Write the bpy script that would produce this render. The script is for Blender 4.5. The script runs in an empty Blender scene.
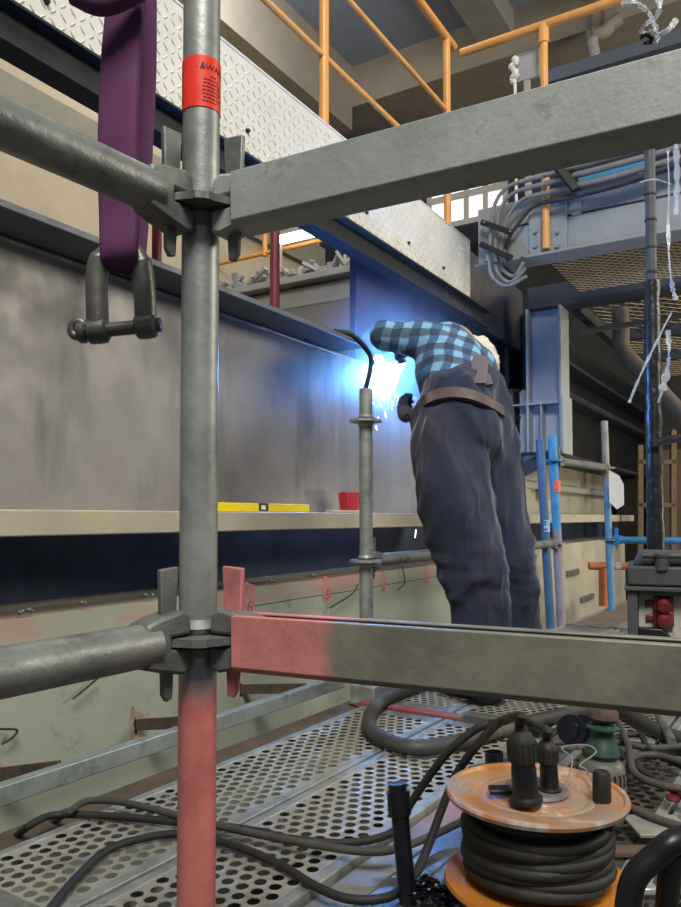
import bpy, math, random
from math import sin, cos, tan, pi, radians, atan2, sqrt
from mathutils import Vector, Matrix, noise

random.seed(7)
S = bpy.context.scene
COL = S.collection

# ------------------------------------------------------------------ camera
F = 760.0                       # focal length in pixels of the 681 x 907 frame
YAW, PITCH, HOR = radians(33.0), radians(2.5), 517.0
EYE = Vector((0, 0, 0.645))
CX, CY = 340.5, HOR - F * tan(PITCH)
cam = bpy.data.cameras.new('camera'); cam_o = bpy.data.objects.new('camera', cam); COL.objects.link(cam_o)
cam_o.location = EYE
cam_o.rotation_euler = (pi / 2 + PITCH, 0, YAW)
cam.sensor_fit = 'AUTO'; cam.sensor_width = 36.0
cam.lens = F / 907 * 36.0
cam.shift_y = (CY - 453.5) / 907
cam.clip_start = 0.02
S.camera = cam_o

# ------------------------------------------------------------------ world, lights, exposure
w = bpy.data.worlds.new('hall_air'); S.world = w; w.use_nodes = True
wb = w.node_tree.nodes['Background']
wb.inputs[0].default_value = (0.80, 0.86, 1.0, 1); wb.inputs[1].default_value = 0.17

def area(name, loc, target, size, power, col, size_y=None):
    l = bpy.data.lights.new(name, 'AREA'); l.energy = power; l.color = col
    l.shape = 'RECTANGLE'; l.size = size; l.size_y = size_y or size
    o = bpy.data.objects.new(name, l); COL.objects.link(o); o.location = loc
    o.rotation_euler = (Vector(target) - Vector(loc)).to_track_quat('-Z', 'Y').to_euler()
    return o
area('hall_skylight', (1.6, -1.4, 6.9), (-1.2, 2.2, 0.8), 2.6, 1000, (1.0, 0.97, 0.91), 4.0)
area('ceiling_fill_light', (4.5, 6.0, 3.6), (-3.0, 6.5, 5.0), 3.0, 330, (1.0, 0.93, 0.80), 2.0)  # added side fill with no window behind it, lifts the ceiling
area('back_wall_fill', (-3.6, 4.6, 6.0), (-5.4, 5.2, 2.0), 1.6, 62, (1.0, 0.97, 0.92), 3.0)  # added fill that brightens the beige wall behind the walkway
area('beam_lamp', (-4.6, 5.6, 6.5), (-5.6, 6.2, 6.5), 0.4, 45, (1.0, 0.98, 0.95), 0.4)
area('grating_fill_light', (1.3, 6.6, 0.5), (-0.6, 7.0, 2.2), 0.6, 55, (1.0, 0.86, 0.62), 0.6)  # unseen fill added low on the right to brighten the grating undersides
area('walkway_lamp', (0.4, 8.0, 3.3), (-0.6, 8.0, 0), 1.2, 45, (1.0, 0.80, 0.52), 2.0)
S.view_settings.view_transform = 'Standard'; S.view_settings.look = 'None'
S.view_settings.exposure = 0.0; S.view_settings.gamma = 1.0
S.view_settings.use_curve_mapping = False
S.cycles.use_denoising = True
S.cycles.max_bounces = 6
S.cycles.volume_step_rate = 2.0

# ------------------------------------------------------------------ pixel <-> place
_R = Vector((cos(YAW), sin(YAW), 0)); _H = Vector((-sin(YAW), cos(YAW), 0))
_Fw = _H * cos(PITCH) + Vector((0, 0, sin(PITCH))); _U = Vector((0, 0, cos(PITCH))) - _H * sin(PITCH)
GT = radians(1.5)               # the steelwork stands at a slight angle to the scaffold
GN = Vector((cos(GT), sin(GT), 0)); GG = Vector((-sin(GT), cos(GT), 0))

def ray(px, py):
    return _Fw + _R * ((px - CX) / F) + _U * ((CY - py) / F)
def P(px, py, X=None, Y=None, Z=None, d=None, c=None, v=None):
    r = ray(px, py)
    if X is not None: t = X / r.x
    elif Y is not None: t = Y / r.y
    elif Z is not None: t = (Z - EYE.z) / r.z
    elif d is not None: t = d / r.dot(_H)
    elif c is not None: t = c / r.dot(GN)
    else: t = v / r.dot(GG)
    return EYE + r * t
def G(c, v, z): return GN * c + GG * v + Vector((0, 0, z))
def gv(px, c, py=517): return P(px, py, c=c).dot(GG)
def gz(px, py, c): return P(px, py, c=c).z

# ------------------------------------------------------------------ mesh builder
def basis(d):
    d = d.normalized(); up = Vector((0, 0, 1)) if abs(d.z) < 0.95 else Vector((1, 0, 0))
    a = d.cross(up).normalized(); return a, a.cross(d).normalized()

class MB:
    def __init__(s, T=None): s.v = []; s.f = []; s.T = T
    def add(s, vs, fs, raw=False):
        k = len(s.v)
        if s.T and not raw: vs = [s.T(*p) for p in vs]
        s.v += [Vector(p) for p in vs]; s.f += [tuple(i + k for i in f) for f in fs]; return s
    def box(s, x0, x1, y0, y1, z0, z1):
        return s.add([(x0,y0,z0),(x1,y0,z0),(x1,y1,z0),(x0,y1,z0),(x0,y0,z1),(x1,y0,z1),(x1,y1,z1),(x0,y1,z1)],
                     [(0,3,2,1),(4,5,6,7),(0,1,5,4),(1,2,6,5),(2,3,7,6),(3,0,4,7)])
    def obox(s, c, ax, ay, az):
        c = Vector(c)
        vs = [c + ax*i + ay*j + az*k for k in (-1,1) for (i,j) in ((-1,-1),(1,-1),(1,1),(-1,1))]
        fs = [(0,3,2,1),(4,5,6,7),(0,1,5,4),(1,2,6,5),(2,3,7,6),(3,0,4,7)]
        if ax.cross(ay).dot(az) < 0: fs = [f[::-1] for f in fs]
        return s.add(vs, fs, True)
    def bar(s, p, q, w, h, up=(0,0,1)):
        p, q = Vector(p), Vector(q); d = q - p; a = d.cross(Vector(up)).normalized(); b = a.cross(d).normalized()
        return s.obox((p+q)/2, d/2, a*w/2, b*h/2)
    def tube(s, pts, r, n=14, caps=True, closed=False, flat=None, hollow=0):
        pts = [Vector(p) for p in pts]; m = len(pts)
        rs = r if isinstance(r, (list, tuple)) else [r]*m
        vs = []; fs = []; a = None
        for i, p in enumerate(pts):
            t = (pts[(i+1) % m] - pts[i-1]) if closed else (pts[min(i+1,m-1)] - pts[max(i-1,0)])
            if t.length < 1e-9: t = Vector((0,0,1))
            t.normalize()
            if a is None: a, b = basis(t)
            else:
                a = a - t * a.dot(t)
                if a.length < 1e-6: a, b = basis(t)
                a.normalize(); b = t.cross(a)
            b = t.cross(a)
            for k in range(n):
                th = 2*pi*k/n
                vs.append(p + a*(cos(th)*rs[i]) + b*(sin(th)*rs[i]))
        for i in range(m if closed else m-1):
            j = (i+1) % m
            for k in range(n):
                l = (k+1) % n
                fs.append((i*n+k, i*n+l, j*n+l, j*n+k))
        if caps and not closed:
            if hollow:
                t0 = (pts[1]-pts[0]).normalized(); t1 = (pts[-1]-pts[-2]).normalized()
                for end, t, sg in ((0, t0, 1), (m-1, t1, -1)):
                    base = len(vs); c0 = pts[end]
                    for dep in (0, 0.05):
                        for k in range(n):
                            o = vs[end*n+k] - c0
                            vs.append(c0 + o*hollow + t*sg*dep)
                    for k in range(n):
                        l = (k+1) % n
                        f1 = (end*n+l, end*n+k, base+k, base+l); f2 = (base+l, base+k, base+n+k, base+n+l)
                        if sg < 0: f1, f2 = f1[::-1], f2[::-1]
                        fs += [f1, f2]
                    f3 = tuple(range(base+n, base+2*n)); fs.append(f3[::-1] if sg > 0 else f3)
            else:
                fs.append(tuple(range(n))[::-1]); fs.append(tuple(range((m-1)*n, m*n)))
        return s.add(vs, fs, True)
    def cyl(s, p, q, r, n=20, r2=None, hollow=0):
        return s.tube([p, q], [r, r if r2 is None else r2], n, hollow=hollow)
    def lathe(s, prof, c, axis=(0,0,1), n=32):
        c = Vector(c); ax = Vector(axis).normalized(); a, b = basis(ax); vs = []; fs = []
        for (r, z) in prof:
            for k in range(n):
                th = 2*pi*k/n; vs.append(c + ax*z + a*(cos(th)*r) + b*(sin(th)*r))
        for i in range(len(prof)-1):
            for k in range(n):
                l = (k+1) % n; fs.append((i*n+k, (i+1)*n+k, (i+1)*n+l, i*n+l))
        if prof[0][0] > 1e-6: fs.append(tuple(range(n)))
        if prof[-1][0] > 1e-6: fs.append(tuple(range((len(prof)-1)*n, len(prof)*n))[::-1])
        return s.add(vs, fs, True)
    def prism(s, poly, o, ax, ay, az):
        """poly in (ax, ay) from o, pushed along az"""
        o = Vector(o); n = len(poly)
        vs = [o + ax*x + ay*y for x, y in poly] + [o + ax*x + ay*y + az for x, y in poly]
        fs = [tuple(range(n))[::-1], tuple(range(n, 2*n))] + [(i, (i+1) % n, n+(i+1) % n, n+i) for i in range(n)]
        if ax.cross(ay).dot(az) < 0: fs = [f[::-1] for f in fs]
        return s.add(vs, fs, True)
    def ball(s, c, r, n=16, m=10, sc=(1,1,1)):
        c = Vector(c); vs = [c + Vector((0,0,r*sc[2]))]; fs = []
        for i in range(1, m):
            ph = pi*i/m
            for k in range(n):
                th = 2*pi*k/n; vs.append(c + Vector((r*sc[0]*sin(ph)*cos(th), r*sc[1]*sin(ph)*sin(th), r*sc[2]*cos(ph))))
        vs.append(c - Vector((0,0,r*sc[2])))
        for k in range(n): fs.append((0, 1+k, 1+(k+1) % n))
        for i in range(m-2):
            for k in range(n):
                l = (k+1) % n; a = 1+i*n
                fs.append((a+k, a+n+k, a+n+l, a+l))
        a = 1+(m-2)*n
        for k in range(n): fs.append((a+k, len(vs)-1, a+(k+1) % n))
        return s.add(vs, fs, True)
    def build(s, name, mat, parent=None, bevel=0, sharp=38, origin=None):
        if parent is not None:
            o0 = wloc(parent)
        elif origin is not None: o0 = Vector(origin)
        else:
            xs = [p.x for p in s.v]; ys = [p.y for p in s.v]; zs = [p.z for p in s.v]
            o0 = Vector(((min(xs)+max(xs))/2, (min(ys)+max(ys))/2, min(zs)))
        me = bpy.data.meshes.new(name); me.from_pydata([p - o0 for p in s.v], [], s.f); me.update()
        me.polygons.foreach_set('use_smooth', [True]*len(me.polygons))
        me.set_sharp_from_angle(angle=radians(sharp))
        me.materials.append(mat)
        ob = bpy.data.objects.new(name, me); COL.objects.link(ob)
        if parent is not None: ob.parent = parent
        else: ob.location = o0
        if bevel:
            b = ob.modifiers.new('bevel', 'BEVEL'); b.width = bevel; b.segments = 2; b.limit_method = 'ANGLE'; b.angle_limit = radians(40)
        return ob

def wloc(o):
    l = Vector((0, 0, 0))
    while o is not None: l += o.location; o = o.parent
    return l
def tag(o, label, cat, group=None, kind=None):
    if label: o['label'] = label
    if cat: o['category'] = cat
    if group: o['group'] = group
    if kind: o['kind'] = kind
    return o
def thing(name, label, cat, loc, group=None, kind=None):
    o = bpy.data.objects.new(name, None); COL.objects.link(o); o.location = loc; o.empty_display_size = 0.05
    return tag(o, label, cat, group, kind)
def struct(o, label=None, cat=None):
    o['kind'] = 'structure'
    if label: o['label'] = label; o['category'] = cat or 'structure'
    return o
def copy_tree(o, parent=None):
    c = o.copy(); COL.objects.link(c)
    if parent is not None: c.parent = parent
    for ch in list(o.children): copy_tree(ch, c)
    return c
def smooth_path(pts, k=8):
    pts = [Vector(p) for p in pts]; out = []
    q = [2*pts[0]-pts[1]] + pts + [2*pts[-1]-pts[-2]]
    for i in range(1, len(q)-2):
        for j in range(k):
            t = j/k
            out.append(0.5*((2*q[i]) + (q[i+1]-q[i-1])*t + (2*q[i-1]-5*q[i]+4*q[i+1]-q[i+2])*t*t + (-q[i-1]+3*q[i]-3*q[i+1]+q[i+2])*t**3))
    out.append(pts[-1]); return out

# ------------------------------------------------------------------ materials
def lin(c):
    if isinstance(c, str):
        c = [int(c[i:i+2], 16)/255 for i in (0, 2, 4)]
        c = [x/12.92 if x <= 0.04045 else ((x+0.055)/1.055)**2.4 for x in c]
    return tuple(c)
class N:
    """tiny node helper"""
    def __init__(s, name):
        s.m = bpy.data.materials.new(name); s.m.use_nodes = True; s.t = s.m.node_tree
        s.b = s.t.nodes['Principled BSDF']; s.tc = s.t.nodes.new('ShaderNodeTexCoord')
    def n(s, typ, **kw):
        x = s.t.nodes.new(typ)
        for k, v in kw.items():
            if k.startswith('i_'):
                key = k[2:]; key = int(key) if key.isdigit() else key
                x.inputs[key].default_value = v
            else: setattr(x, k, v)
        return x
    def l(s, a, b): s.t.links.new(a, b)
    def mapping(s, sc=(1,1,1), rot=(0,0,0)):
        mp = s.n('ShaderNodeMapping'); mp.inputs['Scale'].default_value = sc; mp.inputs['Rotation'].default_value = rot
        s.l(s.tc.outputs['Object'], mp.inputs[0]); return mp.outputs[0]
    def noise(s, scale, detail=4, rough=0.6, sc=(1,1,1), dist=0):
        x = s.n('ShaderNodeTexNoise'); x.inputs['Scale'].default_value = scale; x.inputs['Detail'].default_value = detail
        x.inputs['Roughness'].default_value = rough; x.inputs['Distortion'].default_value = dist
        s.l(s.mapping(sc), x.inputs['Vector']); return x.outputs['Fac']
    def ramp(s, fac, stops):
        r = s.n('ShaderNodeValToRGB'); e = r.color_ramp.elements
        while len(e) < len(stops): e.new(0.5)
        for k, (p, c) in enumerate(stops):
            e[k].position = p; e[k].color = (c, c, c, 1) if isinstance(c, (int, float)) else tuple(c) + (1,)
        s.l(fac, r.inputs[0]); return r.outputs[0]
    def mix(s, fac, a, b):
        x = s.n('ShaderNodeMix', data_type='RGBA')
        for sock, val in ((x.inputs[0], fac), (x.inputs[6], a), (x.inputs[7], b)):
            if hasattr(val, 'is_linked') or hasattr(val, 'links'): s.l(val, sock)
            elif isinstance(val, (int, float)): sock.default_value = val
            else: sock.default_value = tuple(val) + (1,)
        return x.outputs[2]
    def math(s, op, a, b=0.0):
        x = s.n('ShaderNodeMath', operation=op)
        for sock, val in ((x.inputs[0], a), (x.inputs[1], b)):
            if isinstance(val, (int, float)): sock.default_value = val
            else: s.l(val, sock)
        return x.outputs[0]
    def sep(s):
        x = s.n('ShaderNodeSeparateXYZ'); s.l(s.tc.outputs['Object'], x.inputs[0]); return x.outputs
    def bump(s, h, st=0.3, dist=0.01):
        x = s.n('ShaderNodeBump'); x.inputs['Strength'].default_value = st; x.inputs['Distance'].default_value = dist
        s.l(h, x.inputs['Height']); s.l(x.outputs[0], s.b.inputs['Normal'])

def M(name, c, rough=0.6, metal=0.0, var=0.22, sc=7.0, bump=0.15, bsc=60.0, spots=None, streak=None, bd=0.004, stretch=(1,1,1)):
    k = N(name); c = lin(c)
    n1 = k.noise(sc, 5, 0.65, stretch)
    out = k.mix(k.ramp(n1, [(0.3, 0.0), (0.7, 1.0)]), tuple(x*(1-var) for x in c), tuple(min(1, x*(1+var)) for x in c))
    if streak:          # (colour, scale, lo, hi, mapping)
        col, s_, lo, hi, mp = streak
        out = k.mix(k.ramp(k.noise(s_, 4, 0.6, mp), [(lo, 0.0), (hi, 1.0)]), out, lin(col))
    if spots:           # (colour, scale, lo, hi)
        col, s_, lo, hi = spots
        out = k.mix(k.ramp(k.noise(s_, 6, 0.7), [(lo, 0.0), (hi, 1.0)]), out, lin(col))
    k.l(out, k.b.inputs['Base Color'])
    k.b.inputs['Metallic'].default_value = metal
    r = k.ramp(k.noise(sc*2.3, 4), [(0.25, max(0.05, rough-0.12)), (0.75, min(1, rough+0.12))])
    k.l(r, k.b.inputs['Roughness'])
    if bump: k.bump(k.noise(bsc, 4, 0.6), bump, bd)
    return k.m

def paint_over(name, base, paint, fn, edge=30.0, wob=0.03, rough=0.55, metal=0.35, dirt=0.5):
    """a weathered metal with brushed-on paint where fn(sockets xyz) > 0 (object space)"""
    k = N(name); x, y, z = k.sep()
    b = k.mix(k.ramp(k.noise(14, 5, .65), [(.3, 0.), (.7, 1.)]), tuple(v*.72 for v in lin(base)), tuple(v*1.25 for v in lin(base)))
    p = k.mix(k.ramp(k.noise(22, 6, .7), [(.35, 0.), (.75, 1.)]), lin(paint), tuple(v*.62 for v in lin(paint)))
    d = k.math('ADD', fn(k, x, y, z), k.math('MULTIPLY', k.math('SUBTRACT', k.noise(18, 5, .7), .5), wob*2.4))
    mk = k.n('ShaderNodeMapRange'); mk.inputs[1].default_value = -1/edge; mk.inputs[2].default_value = 1/edge
    k.l(d, mk.inputs[0])
    chips = k.ramp(k.noise(70, 5, .7), [(.28, 0.), (.36, 1.)])
    f = k.math('MULTIPLY', mk.outputs[0], chips)
    k.l(k.mix(f, b, p), k.b.inputs['Base Color'])
    k.l(k.math('MULTIPLY', k.math('SUBTRACT', 1.0, f), metal), k.b.inputs['Metallic'])
    k.b.inputs['Roughness'].default_value = rough
    k.bump(k.noise(80, 4, .6), .2, .003)
    return k.m

galv = M('galvanised_steel', '979a95', .5, .45, .3, 16, .2, 90, spots=('5f625f', 9, .56, .72))
galv_dark = M('weathered_galvanised_steel', '7e817c', .45, .5, .3, 14, .25, 90, spots=('464844', 8, .52, .7))
galv_beam = M('galvanised_beam_steel', 'a0a39e', .55, .25, .16, 9, .15, 110, spots=('787a74', 20, .6, .74))
cast = M('forged_grey_steel', '6f716d', .55, .5, .25, 20, .3, 70)
shackle_m = M('oiled_forged_steel', '66645e', .42, .5, .25, 18, .25, 80)
black_steel = M('black_painted_steel', '14161a', .55, .1, .3, 5, .1, 60)
dark_steel = M('dark_mill_steel', '363c44', .5, .3, .25, 4, .1, 40)
grey_paint = M('grey_blue_paint', '8b8e8c', .5, .05, .1, 4, .05, 40, spots=('666c6e', 9, .62, .75))
grey_paint2 = M('pale_grey_paint', '9a9a97', .55, .05, .12, 4, .05, 40)
orange = M('orange_paint', 'd8994f', .42, 0, .1, 6, .05, 40, spots=('c08040', 12, .62, .75))
cream = M('cream_plate_paint', 'd2d0c8', .55, .05, .1, 5, .08, 50, spots=('bdb6a4', 9, .58, .78))
beige_wall = M('beige_plaster', 'b3a58b', .9, 0, .1, 2, .1, 40)
soffit = M('concrete_soffit', '8d8578', .9, 0, .15, 1.5, .1, 30)
ceil_m = M('dim_ceiling_board', '828b9c', .9, 0, .12, 1.2, .05, 30)
floor_m = M('darkened_concrete', '1c1a18', .9, 0, .3, 3, .2, 30)  # floor colour kept near black to stand for darkness under the deck
blue_p = M('blue_scaffold_paint', '3a7cae', .45, .1, .2, 12, .12, 60, spots=('6b94ac', 20, .6, .72))
blue_d = M('dull_blue_scaffold_paint', '3b5c78', .5, .1, .2, 12, .12, 60, spots=('51626e', 16, .58, .72))
rubber = M('black_rubber', '26241f', .65, 0, .25, 9, .2, 90, spots=('4b463c', 11, .58, .76))
rubber2 = M('dusty_grey_rubber', '49463f', .7, 0, .25, 9, .2, 90, spots=('3a3733', 8, .5, .7))
blackpl = M('black_plastic', '16171a', .38, 0, .2, 9, .1, 70)
gen_grey = M('dark_grey_enamel', '4a4c4b', .6, .1, .15, 9, .15, 70, spots=('64635d', 14, .6, .75))
gen_light = M('worn_white_panel', 'b8b3a6', .6, 0, .1, 9, .1, 60, spots=('6a675e', 8, .55, .62))
red_pl = M('red_plastic', '74262c', .45, 0, .15, 20, .05)
rust = M('rusty_steel', '54443a', .85, .1, .3, 12, .3, 60, spots=('3a302a', 14, .5, .7))
redlead = M('red_oxide_paint', '8a4640', .75, 0, .25, 10, .2, 60, spots=('6d655d', 12, .48, .62))
web_m = M('mill_scale_steel', '86827d', .5, .3, .16, 3, .08, 30, spots=('86817a', 5, .56, .75),
          streak=('66655f', 4.5, .52, .72, (1, 1.6, .35)))
ledge_m = M('primed_flange_edge', 'aaa18d', .6, .05, .12, 5, .1, 50, spots=('bda878', 5, .58, .72))

# =================================================================== THE HALL (structure)
floor = MB().box(-14, 8, -6, 24, -2.6, -2.5).build('floor', floor_m); struct(floor)
wl = MB(G).box(-6.2, -6.0, -2, 9.2, -2.5, 7.2).build('wall_left', beige_wall); struct(wl)
bk = MB(G).box(-14, 8, 17, 17.2, -2.5, 7.2).build('wall_back', M('dim_back_wall', '4d4b47', .9, 0, .2, 1, .1, 20)); struct(bk)
cl = MB(G).box(-14, 3.0, -2, 20, 7.2, 7.3).build('ceiling', ceil_m); struct(cl)
# band along the beige wall
tr = MB(G).box(-6.0, -5.9, -2, 9.2, 4.2, 4.55).build('trim_1', M('grey_wall_band', '83806f', .9, 0, .1, 3, .05)); struct(tr)
# concrete beam beside the walkway, and the cross beam it meets
b1 = MB(G).box(-7.4, -5.5, -2, 9.3, 6.25, 7.2).build('ceiling_beam', soffit); struct(b1)
b2 = MB(G).box(-13, 3.0, 9.3, 12.0, 6.6, 7.2).build('ceiling_beam', soffit); struct(b2)
for x0 in (-3.3, -1.4, .4):
    o = MB(G).box(x0-.22, x0+.22, -1, 9.3, 6.85, 7.2).build('ceiling_joist', M('pale_joist', '8f8d88', .9, 0, .1, 2, .05)); struct(o)

# lower wall of the pit under the girder: greenish painted, with the deep dark recess above it
WC = -1.70
k = N('green_grey_wall_paint'); x, y, z = k.sep()
base = k.mix(k.ramp(k.noise(1.6, 5, .65), [(.3, 0.), (.7, 1.)]), lin('8f9582'), lin('a7ad9b'))
base = k.mix(k.ramp(k.noise(9, 5, .7), [(.6, 0.), (.78, 1.)]), base, lin('6e7261'))
crack = k.math('SUBTRACT', z, k.math('ADD', 2.825, k.math('MULTIPLY', k.math('SUBTRACT', k.noise(2, 2), .5), .01)))
line = k.math('LESS_THAN', k.math('ABSOLUTE', crack), .0016)
top = k.n('ShaderNodeMapRange'); top.inputs[1].default_value = 2.825; top.inputs[2].default_value = 2.84; k.l(z, top.inputs[0])
pink = k.math('MULTIPLY', top.outputs[0], k.ramp(k.noise(3.2, 4, .6), [(.45, 0.), (.6, .75)]))
base = k.mix(pink, base, lin('b08474'))
k.l(k.mix(line, base, lin('262420')), k.b.inputs['Base Color']); k.b.inputs['Roughness'].default_value = .8
k.bump(k.noise(25, 5, .6), .2, .006); wall_green = k.m
o = MB(G).box(WC-.3, WC, -.5, 4.6, -2.5, .39).build('wall_pit', wall_green); struct(o)
o = MB(G).box(WC-.35, WC-.30, -.5, 9.0, -1.0, .62).build('wall_recess', M('dark_blue_recess', '2f3c52', .7, 0, .3, 5, .1)); struct(o)  # back of the recess in an even dark blue

o = MB().box(-1.68, .6, .78, 7.5, -.75, -.62).build('dark_backing_slab', M('deck_hole_dark', '15130f', .95, 0, .3, 4, .1)); struct(o)  # unseen slab added below the planks so their holes look dark

# =================================================================== STEELWORK
def add_bolt(mb, p, ax, r=.016, h=.014):
    mb.lathe([(r*1.35, 0), (r*1.35, .003), (r, .003), (r, h), (r*.8, h+.002)], p, ax, 6)

# the girder being welded
v0, v1 = -.5, gv(391.5, -1.76)
vtop = gv(368, -1.6)
gd = thing('steel_girder', 'long grey steel girder with a wide top flange, web facing the scaffold', 'girder', G(-1.7, 1.2, .58))
MB(G).box(-1.78, -1.76, v0, v1, .655, 1.375).build('web', web_m, gd)
MB(G).box(-1.94, -1.60, v0, vtop, 1.375, 1.395).build('top_flange', M('grey_flange_steel', '5d6168', .5, .3, .2, 6, .1, 40), gd, .003)
MB(G).box(-1.92, -1.60, v0, gv(470, -1.6), .598, .663).build('bottom_flange', ledge_m, gd, .004)
MB(G).box(-1.86, -1.835, gv(394, -1.76), gv(446, -1.835), .663, 1.31).build('splice_web', web_m, gd)
# weld seam under the top flange
MB().tube([G(-1.756, v0, 1.365), G(-1.756, vtop, 1.365)], .008, 8).build('weld_seam', galv_dark, gd)
# pale girder further along the same line, beyond the welder
cream2 = M('stained_cream_paint', 'a5a192', .7, 0, .15, 3, .12, 40, streak=('857f6b', 4, .56, .8, (1, 1, .6)), spots=('7d765f', 5, .58, .78))
va, vb = gv(488, -1.6), gv(634, -1.6)
gd2 = thing('steel_girder', 'stained cream girder behind the blue scaffold poles, right of the welder', 'girder', G(-1.7, 6, .58))
MB(G).box(-2.04, -2.0, va, gv(630, -2.0), .66, 1.12).build('web', cream2, gd2)
MB(G).box(-2.04, -1.60, va, vb, .60, .665).build('bottom_flange', cream2, gd2, .004)
ang = MB(G).box(-2.0, -1.92, va+.3, vb+1, .93, .945).box(-1.93, -1.92, va+.3, vb+1, .88, .945)
ang.build('angle_rail', grey_paint2, gd2, .002)
o = MB(G).box(WC-.3, WC, 4.602, vb, -2.5, .425).build('wall_pit_far', cream2); struct(o)
for i, v in enumerate((5.3, 5.9, 6.5)):
    o = MB(G).box(-2.0, -1.93, v, v+.25, .80, .875).build('lug_plate', cream2, gd2, .003)

# deep blue-black steel plate under the walkway, behind the arc
PC = -2.06
pv0, pv1 = gv(356, PC), gv(528, PC)
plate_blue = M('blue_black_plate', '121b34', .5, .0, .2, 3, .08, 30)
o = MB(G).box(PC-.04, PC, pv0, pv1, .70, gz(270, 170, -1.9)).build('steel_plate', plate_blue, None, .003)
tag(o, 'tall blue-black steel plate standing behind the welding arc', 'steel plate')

# ---- upper walkway with chequer plate fascia
WX = -1.9
zb = gz(270, 170, WX); 
zt = 2.50
vp0, vp1 = .2, gv(472, WX)
wk = thing('chequer_plate', 'long cream chequer plate fascia with dark bolts, along the upper walkway', 'chequer plate', G(WX, 2.6, zb))
mb = MB(G).box(WX-.012, WX, vp0, vp1, zb, zt)
mb.build('sheet', cream, wk)
L = MB(G)
pit = .036; row = 0; z = zb + .02
while z < zt - .045:
    v = vp0 + .02
    j = 0
    while v < vp1 - .02:
        sg = 1 if (j + row) % 2 else -1
        ca, sa = cos(radians(45*sg)), sin(radians(45*sg)); hl, hw = .0165, .0042
        e = [(-hl,0),(0,-hw),(hl,0),(0,hw)]
        L.add([(WX+.0002, v+a*ca-b*sa, z+a*sa+b*ca) for a, b in e] + [(WX+.004, v-.009*ca, z-.009*sa), (WX+.004, v+.009*ca, z+.009*sa)],
              [(0,1,4),(1,5,4),(1,2,5),(2,3,5),(3,4,5),(3,0,4)])
        v += pit; j += 1
    z += pit; row += 1
L.build('raised_pattern', cream, wk)
MB(G).box(WX-.10, WX+.004, vp0, vp1, zt, zt+.012).build('top_lip', cream, wk, .003)
for (px, py) in ((247, 131), (366, 213), (408, 243), (443, 268), (46, 2)):
    b = MB(); p = P(px, py, c=WX); add_bolt(b, p, GN, .008, .012); b.build('bolt', black_steel, wk)
# black channel below
zk = gz(50, 83, WX-.09)
bm = thing('black_beam', 'black steel channel running under the cream chequer plate', 'beam', G(WX, 2.6, zb-.2))
MB(G).box(WX-.09, WX-.03, vp0, vp1+.35, zk, zb).build('channel_web', black_steel, bm)
MB(G).box(WX-.09, WX+.02, vp0, vp1+.35, zb-.012, zb-.001).build('upper_flange', black_steel, bm, .002)
MB(G).box(WX-.09, WX+.00, vp0, vp1+.35, zk-.012, zk).build('lower_flange', black_steel, bm, .002)
MB(G).box(WX-.10, WX-.06, vp1+.002, vp1+1.3, zk, zt).build('end_panel', plate_blue, bm)
o = MB(G).box(WX-.09, WX-.012, vp0, vp1, zb+.06, zb+.10).build('walkway_floor', black_steel); struct(o)

# orange railing on the walkway
rl = thing('guardrail', 'orange tube guardrail along the cream walkway, two rails and posts', 'railing', G(WX-.05, 3, zt))
RC = WX - .03
vz = lambda px, py: (gv(px, RC), gz(px, py, RC))
zh = gz(456, 50, RC); vc = gv(457, RC)
for px in (323.5, 449.5):
    v = gv(px, RC); MB().cyl(G(RC, v, zt+.0125), G(RC, v, zh), .024, 18).build('post', orange, rl)
MB().tube([G(RC, .2, zh), G(RC, vc, zh)], .026, 16).build('handrail', orange, rl)
for zz in (gz(400, 58, RC), gz(330, 62, RC)):
    MB().tube([G(RC, .2, zz), G(RC, vc-.05, zz)], .015, 12).build('mid_rail', orange, rl)

# transverse walkway: grey beam, splice plate, mesh floor, second beam
YV = vp1 + .02
cleft = P(478, 230, v=YV).dot(GN); cright = -.1
zb1, zt1 = P(540, 256, v=YV).z, P(540, 196, v=YV).z
gb = thing('cross_beam', 'grey-blue beam with bolted splice plate, under the cable bundle', 'beam', G(-1.4, YV, zb1))
MB(G).box(cleft, cright, YV, YV+.10, zb1, zt1).build('web', grey_paint, gb, .004)
MB(G).box(cleft, cright, YV-.06, YV+.14, zb1-.015, zb1).build('lower_flange', grey_paint, gb, .002)
zs = P(600, 209, v=YV).z
MB(G).box(cleft+.25, cright, YV-.004, YV+.002, zs-.008, zs+.004).build('joint_gap', black_steel, gb)
c0, c1 = P(530, 230, v=YV).dot(GN), P(568, 230, v=YV).dot(GN)
sp = MB(G).box(c0, c1, YV-.022, YV, zb1+.01, zt1-.03).build('splice_plate', grey_paint, gb, .002)
for px in (536, 558):
    for py in (205, 232, 246):
        b = MB(); add_bolt(b, P(px, py, v=YV-.022), -GG, .014, .018); b.build('bolt', grey_paint, gb)
c2 = P(572, 230, v=YV).dot(GN)
MB(G).box(c2, c2+.06, YV-.012, YV, zs-.01, zt1).build('stiffener', grey_paint, gb, .002)
# railing post and rail of the transverse walkway
rl2 = thing('guardrail', 'orange guardrail turning right above the grey cross beam', 'railing', G(-1.4, YV, zt1))
pc = P(546, 230, v=YV-.05).dot(GN)
zh2 = P(500, 40, v=YV-.05).z
MB().cyl(G(pc, YV-.05, P(546, 249, v=YV-.05).z), G(pc, YV-.05, zh2), .025, 18).build('post', orange, rl2)
MB().cyl(G(pc, YV-.05, zh2-.12), G(pc, YV-.05, zh2), .033, 18).build('post_cap', orange, rl2)
MB().tube([G(P(461, 50, v=YV-.05).dot(GN), YV-.05, zh2), G(.3, YV-.05, zh2)], .028, 16).build('handrail', orange, rl2)
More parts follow.
